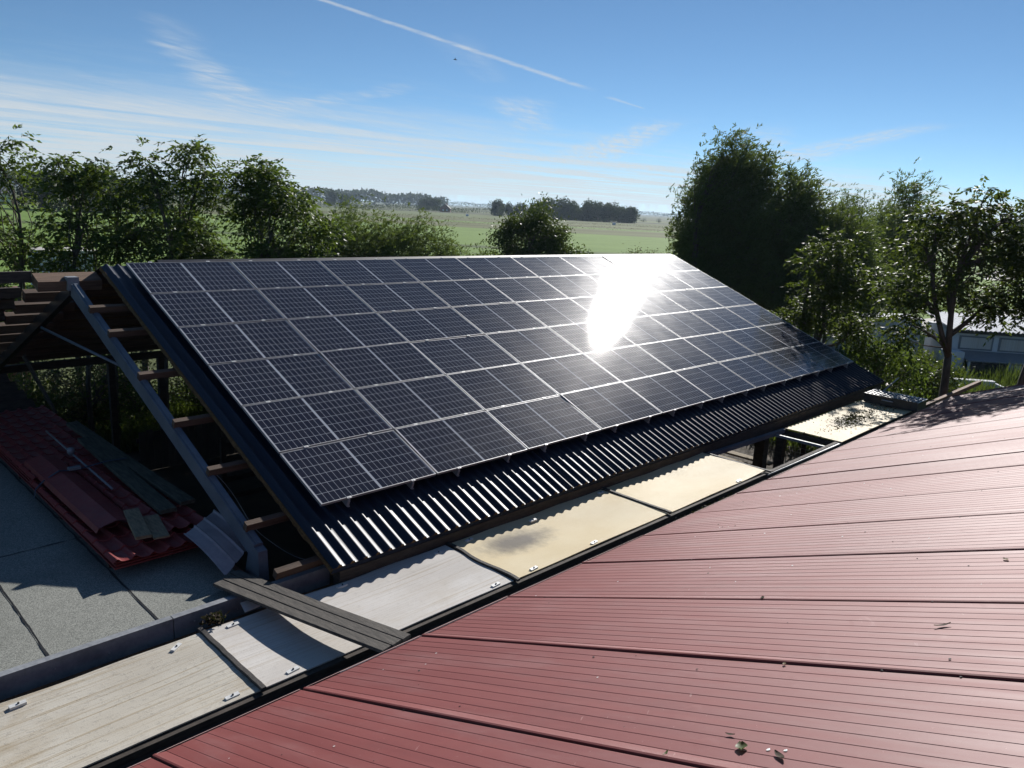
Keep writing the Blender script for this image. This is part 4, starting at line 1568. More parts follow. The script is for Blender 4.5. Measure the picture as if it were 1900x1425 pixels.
gl = 'row of ash trees behind the barn'
pin = dict(leaf='leaf_ash', kind='pinnate', L=.155, W=.068, spread=.18, cat='tree', group=gl)
tree('ash_tree', 'loose tall ash tree at the far left of the picture', (1.2, 19.2), [(0, 0, 7.2, .75, .8, 1.0), (-.5, 0, 5.5, .9, .9, .9), (.4, .3, 5.0, .8, .8, .8), (-.6, 0, 3.4, 1.0, 1.0, .9), (.5, 0, 2.6, .9, .9, .9)], nclus=62, per=15, seed=1, tr=.10, **pin)
tree('ash_tree', 'slim ash tree with a double top, second from the left', (2.7, 17.9), [(-.25, 0, 7.1, .65, .7, .8), (.45, .2, 6.9, .55, .6, .9), (.2, 0, 5.5, 1.1, .9, .8), (-.2, 0, 4.2, 1.0, .9, .7), (.6, 0, 3.0, 1.1, 1, .8)], nclus=72, per=15, seed=2, tr=.11, **pin)
tree('ash_tree', 'broad dark ash tree, third from the left, with a pointed top', (4.5, 17.4), [(.35, 0, 7.2, .55, .6, .75), (-.5, 0, 6.6, .75, .7, .7), (0, 0, 5.2, 1.4, 1.0, .9), (-.4, 0, 4.0, 1.5, 1.1, .8), (.8, 0, 3.6, 1.1, 1, .9), (-1.2, 0, 3.0, .8, .8, .8)], nclus=100, per=16, seed=3, tr=.13, **pin)
tree('ash_tree', 'ash tree with a small raised tuft left of the gap', (6.2, 17.3), [(-.25, 0, 7.75, .5, .5, .6), (.3, 0, 7.1, .8, .7, .8), (-.4, 0, 5.6, 1.1, .9, .8), (.5, 0, 4.6, .9, .9, .8), (-.2, 0, 3.6, 1.2, 1, .8)], nclus=86, per=15, seed=4, tr=.12, **pin)
tree('ash_tree', 'rounded leafy ash tree right of the gap, behind the panels', (7.4, 15.6), [(.15, 0, 7.4, .95, .9, .85), (.75, 0, 6.4, 1.0, .9, .9), (-.45, .2, 6.2, .7, .8, .8), (.3, 0, 4.6, 1.4, 1.1, .9), (1.3, 0, 4.2, .9, .9, .8), (-.5, 0, 3.4, 1.1, 1, .8)], nclus=112, per=16, seed=5, tr=.13, **pin)
tree('ash_tree', 'low spreading ash branch ending beside the willow shrub', (9.1, 15.3), [(0, 0, 5.6, .55, .6, .6), (.55, 0, 5.9, .35, .35, .35), (-.2, 0, 4.5, 1.0, .9, .8), (.4, 0, 3.6, 1.1, 1, .8)], nclus=62, per=15, seed=6, tr=.09, **pin)
wl = dict(leaf='leaf_willow_pale', kind='willow', L=.16, W=.040, spread=.30, twig=.010, stems=3)
tree('willow_shrub', 'grey green willow shrub behind the middle of the panels', (14.3, 20.2), [(-.4, 0, 5.2, 1.2, 1.2, 1.2), (.8, 0, 4.7, 1.3, 1.2, 1.2), (-1.2, 0, 3.9, 1.2, 1.2, 1.2), (.3, 0, 3.4, 1.9, 1.4, 1.3)], nclus=170, per=150, seed=7, tr=.10, cat='shrub', group='willow shrubs behind the panels', **wl)
tree('willow_shrub', 'feathery pale willow shrub leaning away, beside a darker one', (17.0, 19.4), [(-.6, 0, 4.7, 1.3, 1.2, 1.1), (.7, 0, 4.2, 1.3, 1.2, 1.1), (0, 0, 3.2, 2.1, 1.4, 1.2), (1.7, 0, 3.2, 1.0, 1.0, 1.0)], nclus=170, per=150, seed=8, tr=.10, cat='shrub', group='willow shrubs behind the panels', **wl)
tree('willow_shrub', 'low thin willow shrub just above the panel edge', (18.6, 17.6), [(0, 0, 3.5, 1.0, 1.0, .9), (1.0, 0, 3.0, .9, .9, .8), (0, 0, 2.2, 1.4, 1.0, 1.0)], nclus=70, per=110, seed=9, tr=.06, cat='shrub', group='willow shrubs behind the panels', **wl)
tree('round_tree', 'dark round bushy tree standing alone at the meadow edge', (26.3, 21.6), [(.1, 0, 5.9, 1.3, 1.3, 1.1), (-.9, 0, 5.1, 1.1, 1.2, 1.0), (1.1, 0, 5.0, 1.0, 1.1, 1.0), (.1, 0, 4.2, 1.9, 1.6, 1.2), (1.9, 0, 3.9, 1.1, 1.0, .9), (-1.5, 0, 3.5, 1.2, 1.1, 1.0), (.5, 0, 2.6, 2.3, 1.6, 1.2)],
     leaf='leaf_dark', nclus=190, per=130, kind='simple', L=.15, W=.085, spread=.30, tr=.16, seed=10)
tree('brown_bush', 'low brownish bush just above the sunlit ridge', (40.2, 24.4), [(0, 0, 3.6, 1.3, 1.2, .8), (-.8, 0, 3.0, 1.2, 1.1, .8), (.8, 0, 3.0, 1.2, 1.1, .8), (0, 0, 1.8, 2.0, 1.4, 1.0)], leaf='leaf_brown', nclus=110, per=60, kind='simple', L=.13, W=.06, spread=.26, tr=.07, seed=11, cat='shrub', stems=3)
bw = dict(leaf='leaf_willow', kind='willow', L=.19, W=.055, spread=.36, twig=.016, shell=.3)
tree('willow_tree', 'tallest dark willow tree rising beside the barn end', (32.0, 13.5), [(-.1, 0, 9.4, 1.1, 1.2, 1.1), (.9, 0, 8.7, 1.2, 1.2, 1.3), (-1.0, 0, 8.1, 1.1, 1.2, 1.2), (.2, 0, 7.2, 2.0, 1.8, 1.4), (-1.2, 0, 6.0, 1.2, 1.4, 1.3), (1.2, 0, 6.0, 1.9, 1.6, 1.5), (0, 0, 4.6, 2.4, 1.8, 1.4), (-1.1, 0, 3.4, 1.5, 1.4, 1.3), (0.5, 0, 2.8, 2.6, 1.8, 1.5)],
     nclus=470, per=220, tr=.30, seed=12, group='willows beyond the barn end', stems=2, **bw)
tree('willow_tree', 'second willow, browner and lower, right of the tallest one', (32.4, 10.4), [(.1, 0, 7.6, 1.1, 1.1, 1.2), (1.2, 0, 7.0, 1.0, 1.0, 1.0), (-.5, 0, 6.3, 1.5, 1.4, 1.2), (.9, 0, 5.5, 1.8, 1.5, 1.3), (0, 0, 4.2, 2.2, 1.7, 1.4), (.5, 0, 2.8, 2.4, 1.7, 1.4)],
     nclus=340, per=200, tr=.24, seed=13, group='willows beyond the barn end', stems=2, **bw)
tree('willow_tree', 'thin low willow between the tall pair and the walnut tree', (33.4, 8.0), [(-.3, 0, 6.3, .8, .9, .8), (.6, 0, 5.6, 1.0, 1.0, .9), (-.2, 0, 4.8, 1.5, 1.3, 1.1), (.9, 0, 3.8, 1.5, 1.4, 1.2), (0, 0, 2.6, 2.2, 1.6, 1.2)],
     nclus=240, per=220, tr=.18, seed=14, group='willows beyond the barn end', stems=2, **bw)
bk = dict(leaf='leaf_willow', kind='willow', L=.30, W=.07, spread=.55, twig=.02, nclus=130, per=120, tr=.2, group='wind-bent trees behind the willows')
tree('bent_tree', 'dark bent tree behind the willows, leftmost against the sky', (65.3, 19.9), [(-.3, 0, 7.6, 1.0, 1.2, 1.2), (.5, 0, 6.5, 1.3, 1.3, 1.3), (-.2, 0, 5.0, 1.9, 1.6, 1.5), (.3, 0, 3.2, 2.4, 1.8, 1.6)], seed=15, **bk)
tree('bent_tree', 'wispy bent tree behind the willows, middle against the sky', (74.0, 20.2), [(0, 0, 7.8, .9, 1.0, 1.2), (.5, 0, 6.2, 1.3, 1.3, 1.3), (0, 0, 4.2, 2.2, 1.8, 1.8), (1.5, 0, 2.6, 2.0, 1.8, 1.5)], seed=16, **bk)
tree('bent_tree', 'pale upright tree rising just left of the walnut crown', (52.4, 11.5), [(0, 0, 8.4, .9, 1.0, 1.1), (-.2, 0, 6.8, 1.2, 1.2, 1.3), (.2, 0, 5.0, 1.5, 1.4, 1.4), (0, 0, 3.2, 2.2, 1.8, 1.6)], seed=17, **bk)
tree('bent_tree', 'bushy tree low behind the walnut trunk, in bright green', (50.0, 14.5), [(0, 0, 4.9, 1.6, 1.4, 1.3), (-1.2, 0, 3.8, 1.6, 1.4, 1.3), (1.3, 0, 3.0, 1.8, 1.4, 1.4)], seed=18, **{**bk, 'leaf': 'leaf_willow_pale'})
wn = dict(leaf='leaf_walnut', kind='pinnate', L=.14, W=.066, spread=.155, cat='tree')
tree('walnut_tree', 'walnut tree with forked trunk and clumped glossy leaves', (17.85, -1.7), [(0.17, 0, 7.04, 0.85, 0.77, 0.64), (-0.85, 0, 6.87, 0.64, 0.59, 0.51), (1.02, 0, 6.87, 0.77, 0.68, 0.59), (-1.1, 0, 6.02, 0.68, 0.68, 0.59), (0.09, 0, 6.11, 0.85, 0.77, 0.51), (1.27, 0, 5.85, 0.77, 0.77, 0.68), (-0.26, 0, 5.17, 0.77, 0.68, 0.42), (0.94, 0, 4.92, 0.85, 0.77, 0.51), (-1.36, 0, 4.92, 0.68, 0.68, 0.51), (-1.1, 0, 4.07, 0.51, 0.51, 0.42)],
     nclus=98, per=15, seed=19, tr=.14, fork=3.5, twig=.012, shell=.4, **wn)
tree('walnut_tree', 'walnut crown cut off by the right edge of the picture', (18.4, -3.6), [(.4, 0, 7.2, .9, .9, .8), (-.5, 0, 6.4, .7, .7, .6), (.6, 0, 5.9, 1.1, 1.0, .8), (-.1, 0, 5.0, .8, .8, .6)], nclus=55, per=14, seed=20, tr=.12, fork=4.0, **wn)
tree('young_walnut', 'shorter walnut reaching over the far corner of the panels', (19.3, 2.4), [(.3, 0, 5.9, .8, .8, .6), (-.4, -.5, 5.3, .9, .9, .6), (.8, -.4, 5.0, .9, .9, .7), (0, 0, 4.1, 1.2, 1.0, .6), (-.75, 0, 3.6, .55, .6, .4), (1.0, 0, 3.5, .8, .8, .5)], nclus=82, per=14, seed=21, tr=.10, fork=2.2,
     bare=(((0, 0, 1.6), (1.6, -2.3, 2.3), .03), ((0, 0, 1.2), (1.2, -1.2, 3.1), .03)), **wn)
tree('elder_bush', 'dense leafy bush under the walnut, below the panel corner', (20.6, .9), [(0, 0, 2.6, .9, .8, .7), (.8, 0, 2.1, .8, .8, .7), (-.4, 0, 1.5, 1.1, 1, .8)], leaf='leaf_ash', kind='simple', nclus=80, per=55, L=.13, W=.07, spread=.22, tr=.05, seed=22, cat='shrub', stems=3)
tree('elder_bush', 'leafy green bush between the walnut trunk and the white shed', (24.2, .6), [(-.3, 0, 2.0, .8, .8, .6), (.5, 0, 1.6, .8, .8, .6), (0, 0, 1.1, 1.2, 1.1, .7)], leaf='leaf_green', kind='simple', nclus=80, per=50, L=.12, W=.065, spread=.22, tr=.05, seed=23, cat='shrub', stems=3)
# undergrowth behind the barn, seen through the bare frame
for i, (x, y, mt, lb) in enumerate([(-.6, 14.6, 'leaf_green', 'green bush behind the barn, under the bare frame at far left'), (1.2, 14.8, 'leaf_dry', 'dry brown bramble bush seen through the bare frame'), (3.0, 15.2, 'leaf_dry', 'second dry brown bush right of the first, behind the frame'),
                                    (2.2, 13.9, 'leaf_ash', 'low green nettle bush in front of the dry brambles'), (4.8, 14.6, 'leaf_ash', 'dark green bush behind the barn beside the grey rafter'), (6.6, 14.6, 'leaf_dry', 'dry bush seen just under the navy roof edge'), (.2, 13.6, 'leaf_green', 'small sunlit green bush behind the leaning grey board')]):
    tree('understory_bush', lb, (x, y), [(0, 0, 1.7, .9, .8, .8), (.5, 0, 1.1, .8, .8, .7), (-.5, 0, .9, .9, .8, .7)], leaf=mt, nclus=75, per=48, kind='simple', L=.10, W=.05, spread=.20, tr=.03, seed=30 + i, cat='shrub', group='bushes behind the barn', stems=3)
for i, (x, y) in enumerate([(1.55, 13.4), (2.2, 13.6), (3.4, 13.3)]):
    mb = MB()
    rng = np.random.default_rng(60 + i)
    mb.tube(curve((x, y, 0), (x + .2, y + .2, 3.4), rng, .03, 6), [.075 - .005 * k for k in range(7)], 7)
    for k in range(4):
        h = 1.2 + .5 * k
        mb.tube(curve((x, y, h), (x + rng.uniform(-1, 1), y + rng.uniform(-.4, .4), h + .7), rng, .1, 4), [.025, .02, .014, .009, .004], 5)
    tag(mb.build('bare_trunk', 'bark'), ['dark bare trunk behind the barn, left of three', 'dark bare trunk behind the barn, middle of three', 'dark bare trunk behind the barn, right of three'][i], 'tree', 'bare trunks behind the barn')


# grass and weeds
def grass(name, label, n, xr, yr, h, seed, mat='grass', keep=None):
    rng = np.random.default_rng(seed)
    P = np.stack([rng.uniform(*xr, n), rng.uniform(*yr, n), np.full(n, .0)], 1)
    if keep is not None:
        P = P[keep(P)]
    n = len(P)
    cl_n = np.sin(P[:, 0] * 1.3 + 1) * np.cos(P[:, 1] * 1.7) * .5 + .6
    A = unit(rng.normal(0, .35, (n, 3)) + np.array([0, 0, 1.0]))
    V, F, t_ = leaf_quads(P, A, rng.normal(0, 1, (n, 3)), h * (.35 + rng.random(n) * .8) * (.5 + cl_n), .03 + .025 * rng.random(n), rng, .05)
    return tag(quads_np(name, V, F, mat, None, t_), label, None, None, 'stuff')


grass('tall_grass', 'tall weeds and grass around the walnut trees and sheds', 52000, (16.9, 36), (-8, 9), .75, 1)
grass('weeds', 'low weeds along the back of the barn', 22000, (-6, 14), (12.8, 17), .45, 2)
grass('meadow_grass', 'rough grass on the meadow past the white sheds', 26000, (36, 70), (-8, 25), .45, 3, keep=lambda P: np.abs(P[:, 1] - (13.2 - .09 * P[:, 0] + 1.6)) > 2.6)

# ------------------------------------------------------------------ sheds on the right
FA = math.radians(-8)


def shed_pt(o, ux, uy, z):
    c_, s_ = math.cos(FA), math.sin(FA)
    # ux runs across the view, uy away from it
    return (o[0] + ux * (RV[0] * c_ + FV[0] * s_) + uy * (FV[0] * c_ - RV[0] * s_), o[1] + ux * (RV[1] * c_ + FV[1] * s_) + uy * (FV[1] * c_ - RV[1] * s_), z)


def obox(mb, o, a, b, mi=0):
    P = lambda x, y, z: shed_pt(o, x, y, z)
    x0, y0, z0 = a
    x1, y1, z1 = b
    mb.hexa([P(x0, y0, z0), P(x1, y0, z0), P(x1, y1, z0), P(x0, y1, z0), P(x0, y0, z1), P(x1, y0, z1), P(x1, y1, z1), P(x0, y1, z1)], mi)


so = (35.2, 2.2)
shed = empty('white_shed', (so[0], so[1], 0), 'low white shed with corrugated roof and pale windows at right', 'shed')
mb = MB(); obox(mb, so, (-.2, .9, 0), (9, 4.2, 2.05)); mb.build('wall', 'white_wall', shed)
mb = MB()
rows = []
for y_, z_ in ((.55, 2.16), (4.5, 2.55)):
    rows.append([shed_pt(so, -.4 + .05 * k, y_, z_ + .025 * math.sin(k * math.pi / 2)) for k in range(200)])
mb.loft(rows, 0, True)
mb.loft([[(p[0], p[1], p[2] - .03) for p in r][::-1] for r in rows], 0, True)
mb.build('roof', 'white_wall', shed)
mb = MB(); obox(mb, so, (-.35, .62, 1.98), (9.3, .70, 2.10)); mb.build('fascia', 'shed_dark', shed)
for k in range(5):
    mb = MB(); obox(mb, so, (.1 + k * 1.75, .86, 1.2), (1.6 + k * 1.75, .898, 1.85)); w_ = mb.build('window', 'grey_plastic', shed)
    mb = MB(); obox(mb, so, (.18 + k * 1.75, .845, 1.27), (1.52 + k * 1.75, .859, 1.78)); q = mb.build('pane', 'sheet_white', w_, False); q.location = (0, 0, 0)
mb = MB()
P = lambda x, y, z: shed_pt(so, x, y, z)
mb.hexa([P(-.1, -.9, .92), P(9, -.9, .92), P(9, .84, 1.12), P(-.1, .84, 1.12), P(-.1, -.9, .96), P(9, -.9, .96), P(9, .84, 1.16), P(-.1, .84, 1.16)])
mb.build('lean_to_roof', 'grey_plastic', shed)
for k in range(6):
    mb = MB(); obox(mb, so, (-.05 + k * 1.7, -.86, 0), (.03 + k * 1.7, -.78, .91)); mb.build('post', 'white_wall', shed)
    if k < 5:
        mb = MB(); obox(mb, so, (.05 + k * 1.7, -.83, .12), (1.63 + k * 1.7, -.81, .86)); mb.build('panel', 'sheet_grey' if k % 2 else 'shed_dark', shed)
mb = MB(); obox(mb, so, (-.9, -.5, 0), (-.12, .2, 1.25)); mb.build('end_panel', 'white_wall', shed)
wo_ = (36.2, 6.3)
wb = empty('white_container', (wo_[0], wo_[1], 0), 'pale white container with a ribbed side left of the shed', 'container')
mb = MB(); obox(mb, wo_, (-.9, 0, .1), (1.9, 2.0, 2.15)); mb.build('body', 'white_wall', wb)
for k in range(7):
    mb = MB(); obox(mb, wo_, (.0 + k * .11, -.035, .5), (.06 + k * .11, -.002, 1.9)); mb.build('rib', 'white_wall', wb)
mb = MB(); obox(mb, wo_, (-1.0, -.1, 2.152), (2.0, 2.1, 2.22)); mb.build('roof', 'white_wall', wb)
mb = MB(); obox(mb, (34.0, 7.2), (-.8, 0, 0), (.5, 1.0, 1.5)); obox(mb, (34.0, 7.2), (-.85, -.05, 1.502), (.55, 1.05, 1.56))
tag(mb.build('white_cabinet', 'white_wall'), 'small white cabinet standing left of the container', 'cabinet')
cf = empty('cold_frame', (30.5, .6, 0), 'low white cold frame lying in the weeds before the shed', 'cold frame')
mb = MB(); obox(mb, (30.6, 1.3), (-.2, 0, .05), (1.7, .10, .62)); mb.build('side', 'white_wall', cf)
mb = MB(); obox(mb, (30.6, 1.3), (1.6, -1.0, .05), (1.7, -.002, .62)); mb.build('side', 'white_wall', cf)
mb = MB(); obox(mb, (30.6, 1.3), (-.2, .0, .622), (1.7, .35, .66)); mb.build('top', 'white_wall', cf)
mb = MB()
obox(mb, (25.5, 2.3), (-.6, 0, .25), (.5, .7, .85))
obox(mb, (25.5, 2.3), (-.45, .05, 0), (-.35, .15, .25)); obox(mb, (25.5, 2.3), (.25, .05, 0), (.35, .15, .25))
tag(mb.build('red_trough', 'red_sheet'), 'rusty red trough half hidden in the weeds', 'trough')
# wire and post fence by the path, dark fence far right
for (nm, lb, x0, y0, x1, y1, n, h) in (('post_fence', 'thin post and wire fence beside the gravel path', 27, 9.6, 44, 8.2, 12, 1.15), ('field_fence', 'dark post fence along the meadow at the right edge', 70, 13.5, 92, 5.0, 22, 1.5)):
    e = empty(nm, (x0, y0, 0), lb, 'fence')
    for k in range(n):
        f = k / (n - 1)
        mb = MB(); x, y = x0 + (x1 - x0) * f, y0 + (y1 - y0) * f
        mb.box((x - .05, y - .05, 0), (x + .05, y + .05, h + .08 * math.sin(k * 2.3))); mb.build('post', 'dark_wood', e)
    mb = MB()
    for z in (.35, .7, h - .12):
        mb.tube([(x0, y0, z), (x1, y1, z)], .012, 4)
    mb.build('wires', 'wire', e)

# ------------------------------------------------------------------ buildings behind the left trees
ro = empty('red_roof_shed', (1, 19.5, 0), 'low shed with mauve red tiled roof behind the ash trees', 'shed')
mb = MB(); mb.box((-5, 20.3, 0), (1.9, 23.4, 2.5)); mb.build('wall', 'brick', ro)
for half in (0, 1):
    for j in range(8):
        mb = MB()
        f0, f1 = j / 8, (j + 1) / 8
        yy = lambda f: 20.0 + 1.85 * f if half == 0 else 23.7 - 1.85 * f
        zz_ = lambda f: 2.42 + 1.0 * f
        rows = []
        for f, d_ in ((f0, .03), (f1, 0.0)):
            rows.append([(-5.2 + 7.3 * k / 96, yy(f), zz_(f) + d_ + .018 * abs(math.sin(k * math.pi / 4))) for k in range(97)])
        mb.loft(rows if half == 0 else [r[::-1] for r in rows])
        mb.build('tile_course', 'roof_tile', ro)
ws = empty('white_barn', (11.3, 51, 0), 'white flat-roofed shed on the meadow behind the ash trees', 'shed')
mb = MB(); mb.box((10.0, 49.5, 0), (13.2, 53, 2.35)); mb.build('wall', 'white_wall', ws)
mb = MB(); mb.box((9.8, 49.3, 2.352), (13.4, 53.2, 2.55)); mb.build('roof', 'gravel', ws)
mb = MB(); mb.box((11.2, 49.44, .05), (12.0, 49.497, 2.0)); mb.build('door', 'grey_plastic', ws)

# ------------------------------------------------------------------ distance


def far_tree(name, label, x, y, h, w, seed, group, n=420, mat='leaf_far', size=None):
    rng = np.random.default_rng(seed)
    root = empty(name, (x, y, 0), label, 'tree', group)
    mb = MB(); mb.tube([(x, y, 0), (x, y, h * .55)], [w * .05, w * .03], 6); mb.build('trunk', 'bark', root)
    nb = 13
    cb = np.stack([rng.normal(0, .26, nb) * w, rng.normal(0, .26, nb) * w, h * (.14 + .68 * rng.random(nb))], 1)
    cb[0] = (0, 0, h * .86)
    rad = np.array([w * .30] * nb) * (.7 + .6 * rng.random(nb))
    idx = rng.integers(0, nb, n)
    d = unit(rng.normal(0, 1, (n, 3)))
    P = cb[idx] + d * rad[idx][:, None] * (rng.random((n, 1)) ** .4) + np.array([x, y, 0])
    P[:, 2] = np.maximum(P[:, 2], .6)
    s_ = size or h * .085
    V, F, t_ = leaf_quads(P, unit(rng.normal(0, 1, (n, 3))), rng.normal(0, 1, (n, 3)), s_ * (.7 + .8 * rng.random(n)), s_ * .8 * (.7 + .6 * rng.random(n)), rng)
    quads_np('crown', V, F, mat, root, t_)
    return root


gf = 'tree clump on the far field'
ORD = ['first', 'second', 'third', 'fourth', 'fifth', 'sixth', 'seventh', 'eighth', 'ninth', 'tenth', 'eleventh', 'twelfth', 'thirteenth', 'fourteenth', 'fifteenth', 'sixteenth', 'seventeenth', 'eighteenth']

clump = [(427.9, 436.8, 13.2, 9), (419.8, 416.7, 11.0, 9), (424, 408, 10.5, 9), (430, 396, 11.5, 10), (416, 372, 15.0, 11), (413.6, 363.0, 15.4, 11), (421.1, 354.3, 13.8, 11), (428.4, 346.7, 14.6, 11), (433, 341, 13.8, 10), (437.5, 336, 14.2, 10), (443, 329.2, 11.8, 9), (448, 322, 11.9, 8), (434, 388, 9.5, 11), (440, 380, 10.5, 11), (446, 372, 10.5, 11), (452, 360, 11, 12), (456, 348, 11, 12), (460, 338, 10, 11)]
for i, (x, y, h, w) in enumerate(clump):
    far_tree('far_tree', (f'dark tree of the far clump above the field, {ORD[i]} from its left end' if i < 12 else f'tree in the back row of the far clump, {ORD[i - 12]} from the left'), x, y, h * .86, w * 1.3, 200 + i, gf, 2400)
for i, (x, y, h, w) in enumerate([(477.5, 752.5, 15, 14), (489.7, 744.6, 12, 13)]):
    far_tree('far_tree', ['taller of two dark trees left of the church spires', 'lower of two dark trees left of the church spires'][i], x, y, h, w, 230 + i, 'pair of far trees', 1800)
for i, (x, y, h, w) in enumerate([(497, 616, 10.5, 11), (501, 611, 12.0, 11), (508.5, 606, 10.5, 10)]):
    far_tree('far_tree', f'dark tree beside the far farmhouse, {ORD[i]} from the left', x, y, h, w, 240 + i, 'trees by the farmhouse', 1800)
for i, (x, y, h, w) in enumerate([(560, 404, 4.2, 6), (566, 396, 3.6, 7), (575, 386, 4.0, 6), (585, 380, 3.4, 6)]):
    far_tree('far_bush', f'low round bush right of the far clump, {ORD[i]} of the row', x, y, h, w, 250 + i, 'low far bushes', 300)
for i, (x, y, h, w) in enumerate([(60, 240, 10.5, 14), (74, 236, 12, 15), (86, 230, 11, 14), (42, 262, 10, 14)]):
    far_tree('far_tree', f'large tree behind the ash trees far across the meadow, {ORD[i]} of its group', x, y, h, w, 260 + i, 'far trees behind the ash row', 2200)
# woods along the horizon


def treeline(name, label, p, q, h0, h1, depth, n, seed, mat='leaf_far'):
    rng = np.random.default_rng(seed)
    p, q = np.array(p, float), np.array(q, float)
    L = np.linalg.norm(q - p)
    f = rng.random(n)
    base = p + (q - p) * f[:, None]
    k = f * L
    prof_ = h0 + (h1 - h0) * (.5 + .25 * np.sin(k * .021 + seed) + .25 * np.sin(k * .067 + 2 * seed) + .3 * rng.normal(0, .5, n) * .5)
    dirn = (q - p) / L
    nrm = np.array([-dirn[1], dirn[0]])
    off = rng.uniform(-depth, depth, n)
    z = prof_ * np.sqrt(rng.random(n))
    P = np.stack([base[:, 0] + nrm[0] * off, base[:, 1] + nrm[1] * off, np.maximum(z, .5)], 1)
    s_ = .30 * h0
    V, F, t_ = leaf_quads(P, unit(rng.normal(0, 1, (n, 3))), rng.normal(0, 1, (n, 3)), s_ * (.6 + .8 * rng.random(n)), s_ * (.5 + .7 * rng.random(n)), rng)
    return tag(quads_np(name, V, F, mat, None, t_), label, None, None, 'stuff')


treeline('woodland', 'long dark wood on the horizon left of the spires', (300, 1560), (1010, 1180), 17, 26, 30, 9000, 1)
treeline('distant_woods', 'pale blue line of woods along the whole horizon', (-600, 3300), (3600, 700), 10, 17, 60, 26000, 2)
treeline('hedgerow', 'dark hedge line between the fields below the spires', (330, 620), (560, 520), 3.0, 5.5, 6, 3000, 3)
treeline('hedge', 'low hedge crossing the fields at middle distance', (180, 480), (430, 470), 1.5, 3.2, 4, 2600, 4)
treeline('far_hedge', 'dark tree belt behind the walnut at right', (330, 130), (420, -40), 7, 13, 10, 4000, 5)
treeline('field_edge', 'scrubby field edge beyond the meadow', (120, 245), (290, 130), .6, 1.7, 2.5, 3500, 6, 'leaf_brown')
treeline('reed_bank', 'band of brown reeds across the fields', (150, 330), (420, 160), .8, 1.8, 4, 4200, 7, 'leaf_brown')
# farmhouse
hx, hy = 449.1, 525.6
fh = empty('farmhouse', (hx, hy, 0), 'dark gabled farmhouse standing alone on the far field', 'house')
e1, e2 = np.array([RV[0], RV[1]]), np.array([FV[0], FV[1]])
HP = lambda a, b, z: (hx + e1[0] * a + e2[0] * b, hy + e1[1] * a + e2[1] * b, z)
mb = MB()
mb.hexa([HP(-4.6, 0, 0), HP(4.6, 0, 0), HP(4.6, 7, 0), HP(-4.6, 7, 0), HP(-4.6, 0, 3), HP(4.6, 0, 3), HP(4.6, 7, 3), HP(-4.6, 7, 3)])
mb.add([HP(-4.6, 0, 3), HP(4.6, 0, 3), HP(0, 0, 6.8)], [(0, 1, 2)])
mb.build('wall', 'brick', fh)
mb = MB()
mb.hexa([HP(-5.2, -.4, 2.6), HP(0, -.4, 7.0), HP(0, 7.4, 7.0), HP(-5.2, 7.4, 2.6), HP(-5.2, -.4, 2.85), HP(0, -.4, 7.25), HP(0, 7.4, 7.25), HP(-5.2, 7.4, 2.85)])
mb.hexa([HP(0, -.4, 7.0), HP(5.2, -.4, 2.6), HP(5.2, 7.4, 2.6), HP(0, 7.4, 7.0), HP(0, -.4, 7.25), HP(5.2, -.4, 2.85), HP(5.2, 7.4, 2.85), HP(0, 7.4, 7.25)])
roof_ = mb.build('roof', 'dark_tile', fh)
mb = MB(); a = HP(1.2, 3, 6.2); mb.box((a[0] - .4, a[1] - .4, 6.2), (a[0] + .4, a[1] + .4, 8.0)); q = mb.build('chimney', 'brick', roof_, False); q.location = (0, 0, 0)
for a in (-2.2, 1.0):
    mb = MB(); mb.hexa([HP(a, -.06, 1), HP(a + 1.2, -.06, 1), HP(a + 1.2, -.01, 1), HP(a, -.01, 1), HP(a, -.06, 2.3), HP(a + 1.2, -.06, 2.3), HP(a + 1.2, -.01, 2.3), HP(a, -.01, 2.3)]); mb.build('window', 'white_wall', fh)
# church with two spires
ch = empty('church', (1553, 1948, 0), 'far church with two slim pointed spires on the horizon', 'church')
for (x, y) in ((1548, 1952), (1560, 1943)):
    mb = MB(); mb.box((x - 3, y - 3, 0), (x + 3, y + 3, 24)); mb.build('tower', 'stone_far', ch)
    mb = MB(); mb.tube([(x, y, 24), (x, y, 30), (x, y, 42)], [3.2, 2.0, .2], 8); mb.build('spire', 'stone_far', ch)
mb = MB(); mb.box((1556, 1950, 0), (1586, 1966, 18)); mb.build('nave', 'stone_far', ch)
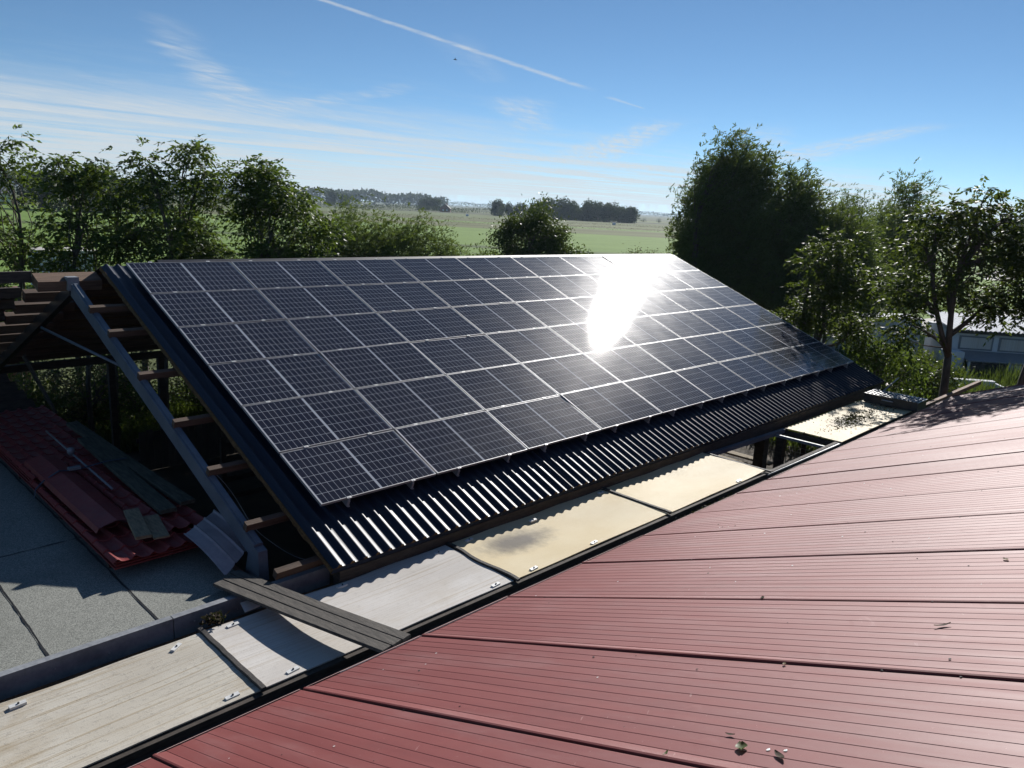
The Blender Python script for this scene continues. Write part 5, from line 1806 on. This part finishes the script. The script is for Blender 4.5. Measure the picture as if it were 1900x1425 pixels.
# long pale barn at far left, small pale spots on the fields
fb = empty('long_barn', (50, 285, 0), 'long pale farm barn across the meadow at far left', 'barn')
mb = MB(); mb.box((36, 283, 0), (62, 295, 3.6)); mb.build('wall', 'white_wall', fb)
mb = MB(); mb.add([(35, 282, 3.5), (63, 282, 3.5), (63, 289, 6.4), (35, 289, 6.4), (63, 296, 3.5), (35, 296, 3.5)], [(0, 1, 2, 3), (3, 2, 4, 5)]); mb.build('roof', 'grey_plastic', fb)
for (x, y, s_, lb) in ((330.1, 364.0, 1.0, 'small white bale out on the field below the farmhouse'), (337.3, 253.3, 1.0, 'small white bale at the right end of the far clump')):
    mb = MB()
    rows = []
    for i in range(9):
        a = math.pi * i / 8
        rows.append([(x + s_ * 1.4 * k * .5 * RV[0] + math.cos(a) * s_ * FV[0], y + s_ * 1.4 * k * .5 * RV[1] + math.cos(a) * s_ * FV[1], .1 + math.sin(a) * s_ * 1.3) for k in (-1.2, -1, 0, 1, 1.2)])
    mb.loft(rows, 0, True)
    tag(mb.build('silage_bale', 'white_wall'), lb, 'bale', 'white bales on the fields')
# a bird
mb = MB()
bx, by, bz = 54.2, 60.6, 22.1
mb.tube([(bx - .16, by + .1, bz), (bx - .05, by + .03, bz + .01), (bx + .08, by - .05, bz), (bx + .2, by - .14, bz - .01)], [.01, .05, .045, .012], 7)
mb.add([(bx, by, bz + .03), (bx + .06, by - .05, bz + .03), (bx + .28, by + .22, bz + .12), (bx + .24, by + .2, bz + .12)], [(0, 1, 2, 3)])
mb.add([(bx, by, bz + .03), (bx + .06, by - .05, bz + .03), (bx - .20, by - .30, bz + .12), (bx - .24, by - .26, bz + .12)], [(3, 2, 1, 0)])
tag(mb.build('bird', 'bird'), 'tiny dark bird flying high below the contrail', 'bird')

# ------------------------------------------------------------------ haze
m, out = new_mat('haze')
pv_ = S.t.nodes.new('ShaderNodeVolumePrincipled')
pv_.inputs['Color'].default_value = (0.66, 0.82, 1.0, 1)
pv_.inputs['Density'].default_value = 0.00012
pv_.inputs['Anisotropy'].default_value = 0.3
S.t.links.new(pv_.outputs[0], out.inputs['Volume'])
MAT['haze'] = m
mb = MB()
mb.box((-9100, -9100, -1), (9100, 9100, 60))
hz = mb.build('haze', 'haze')
tag(hz, 'thin pale morning haze over the fields', None, None, 'stuff')
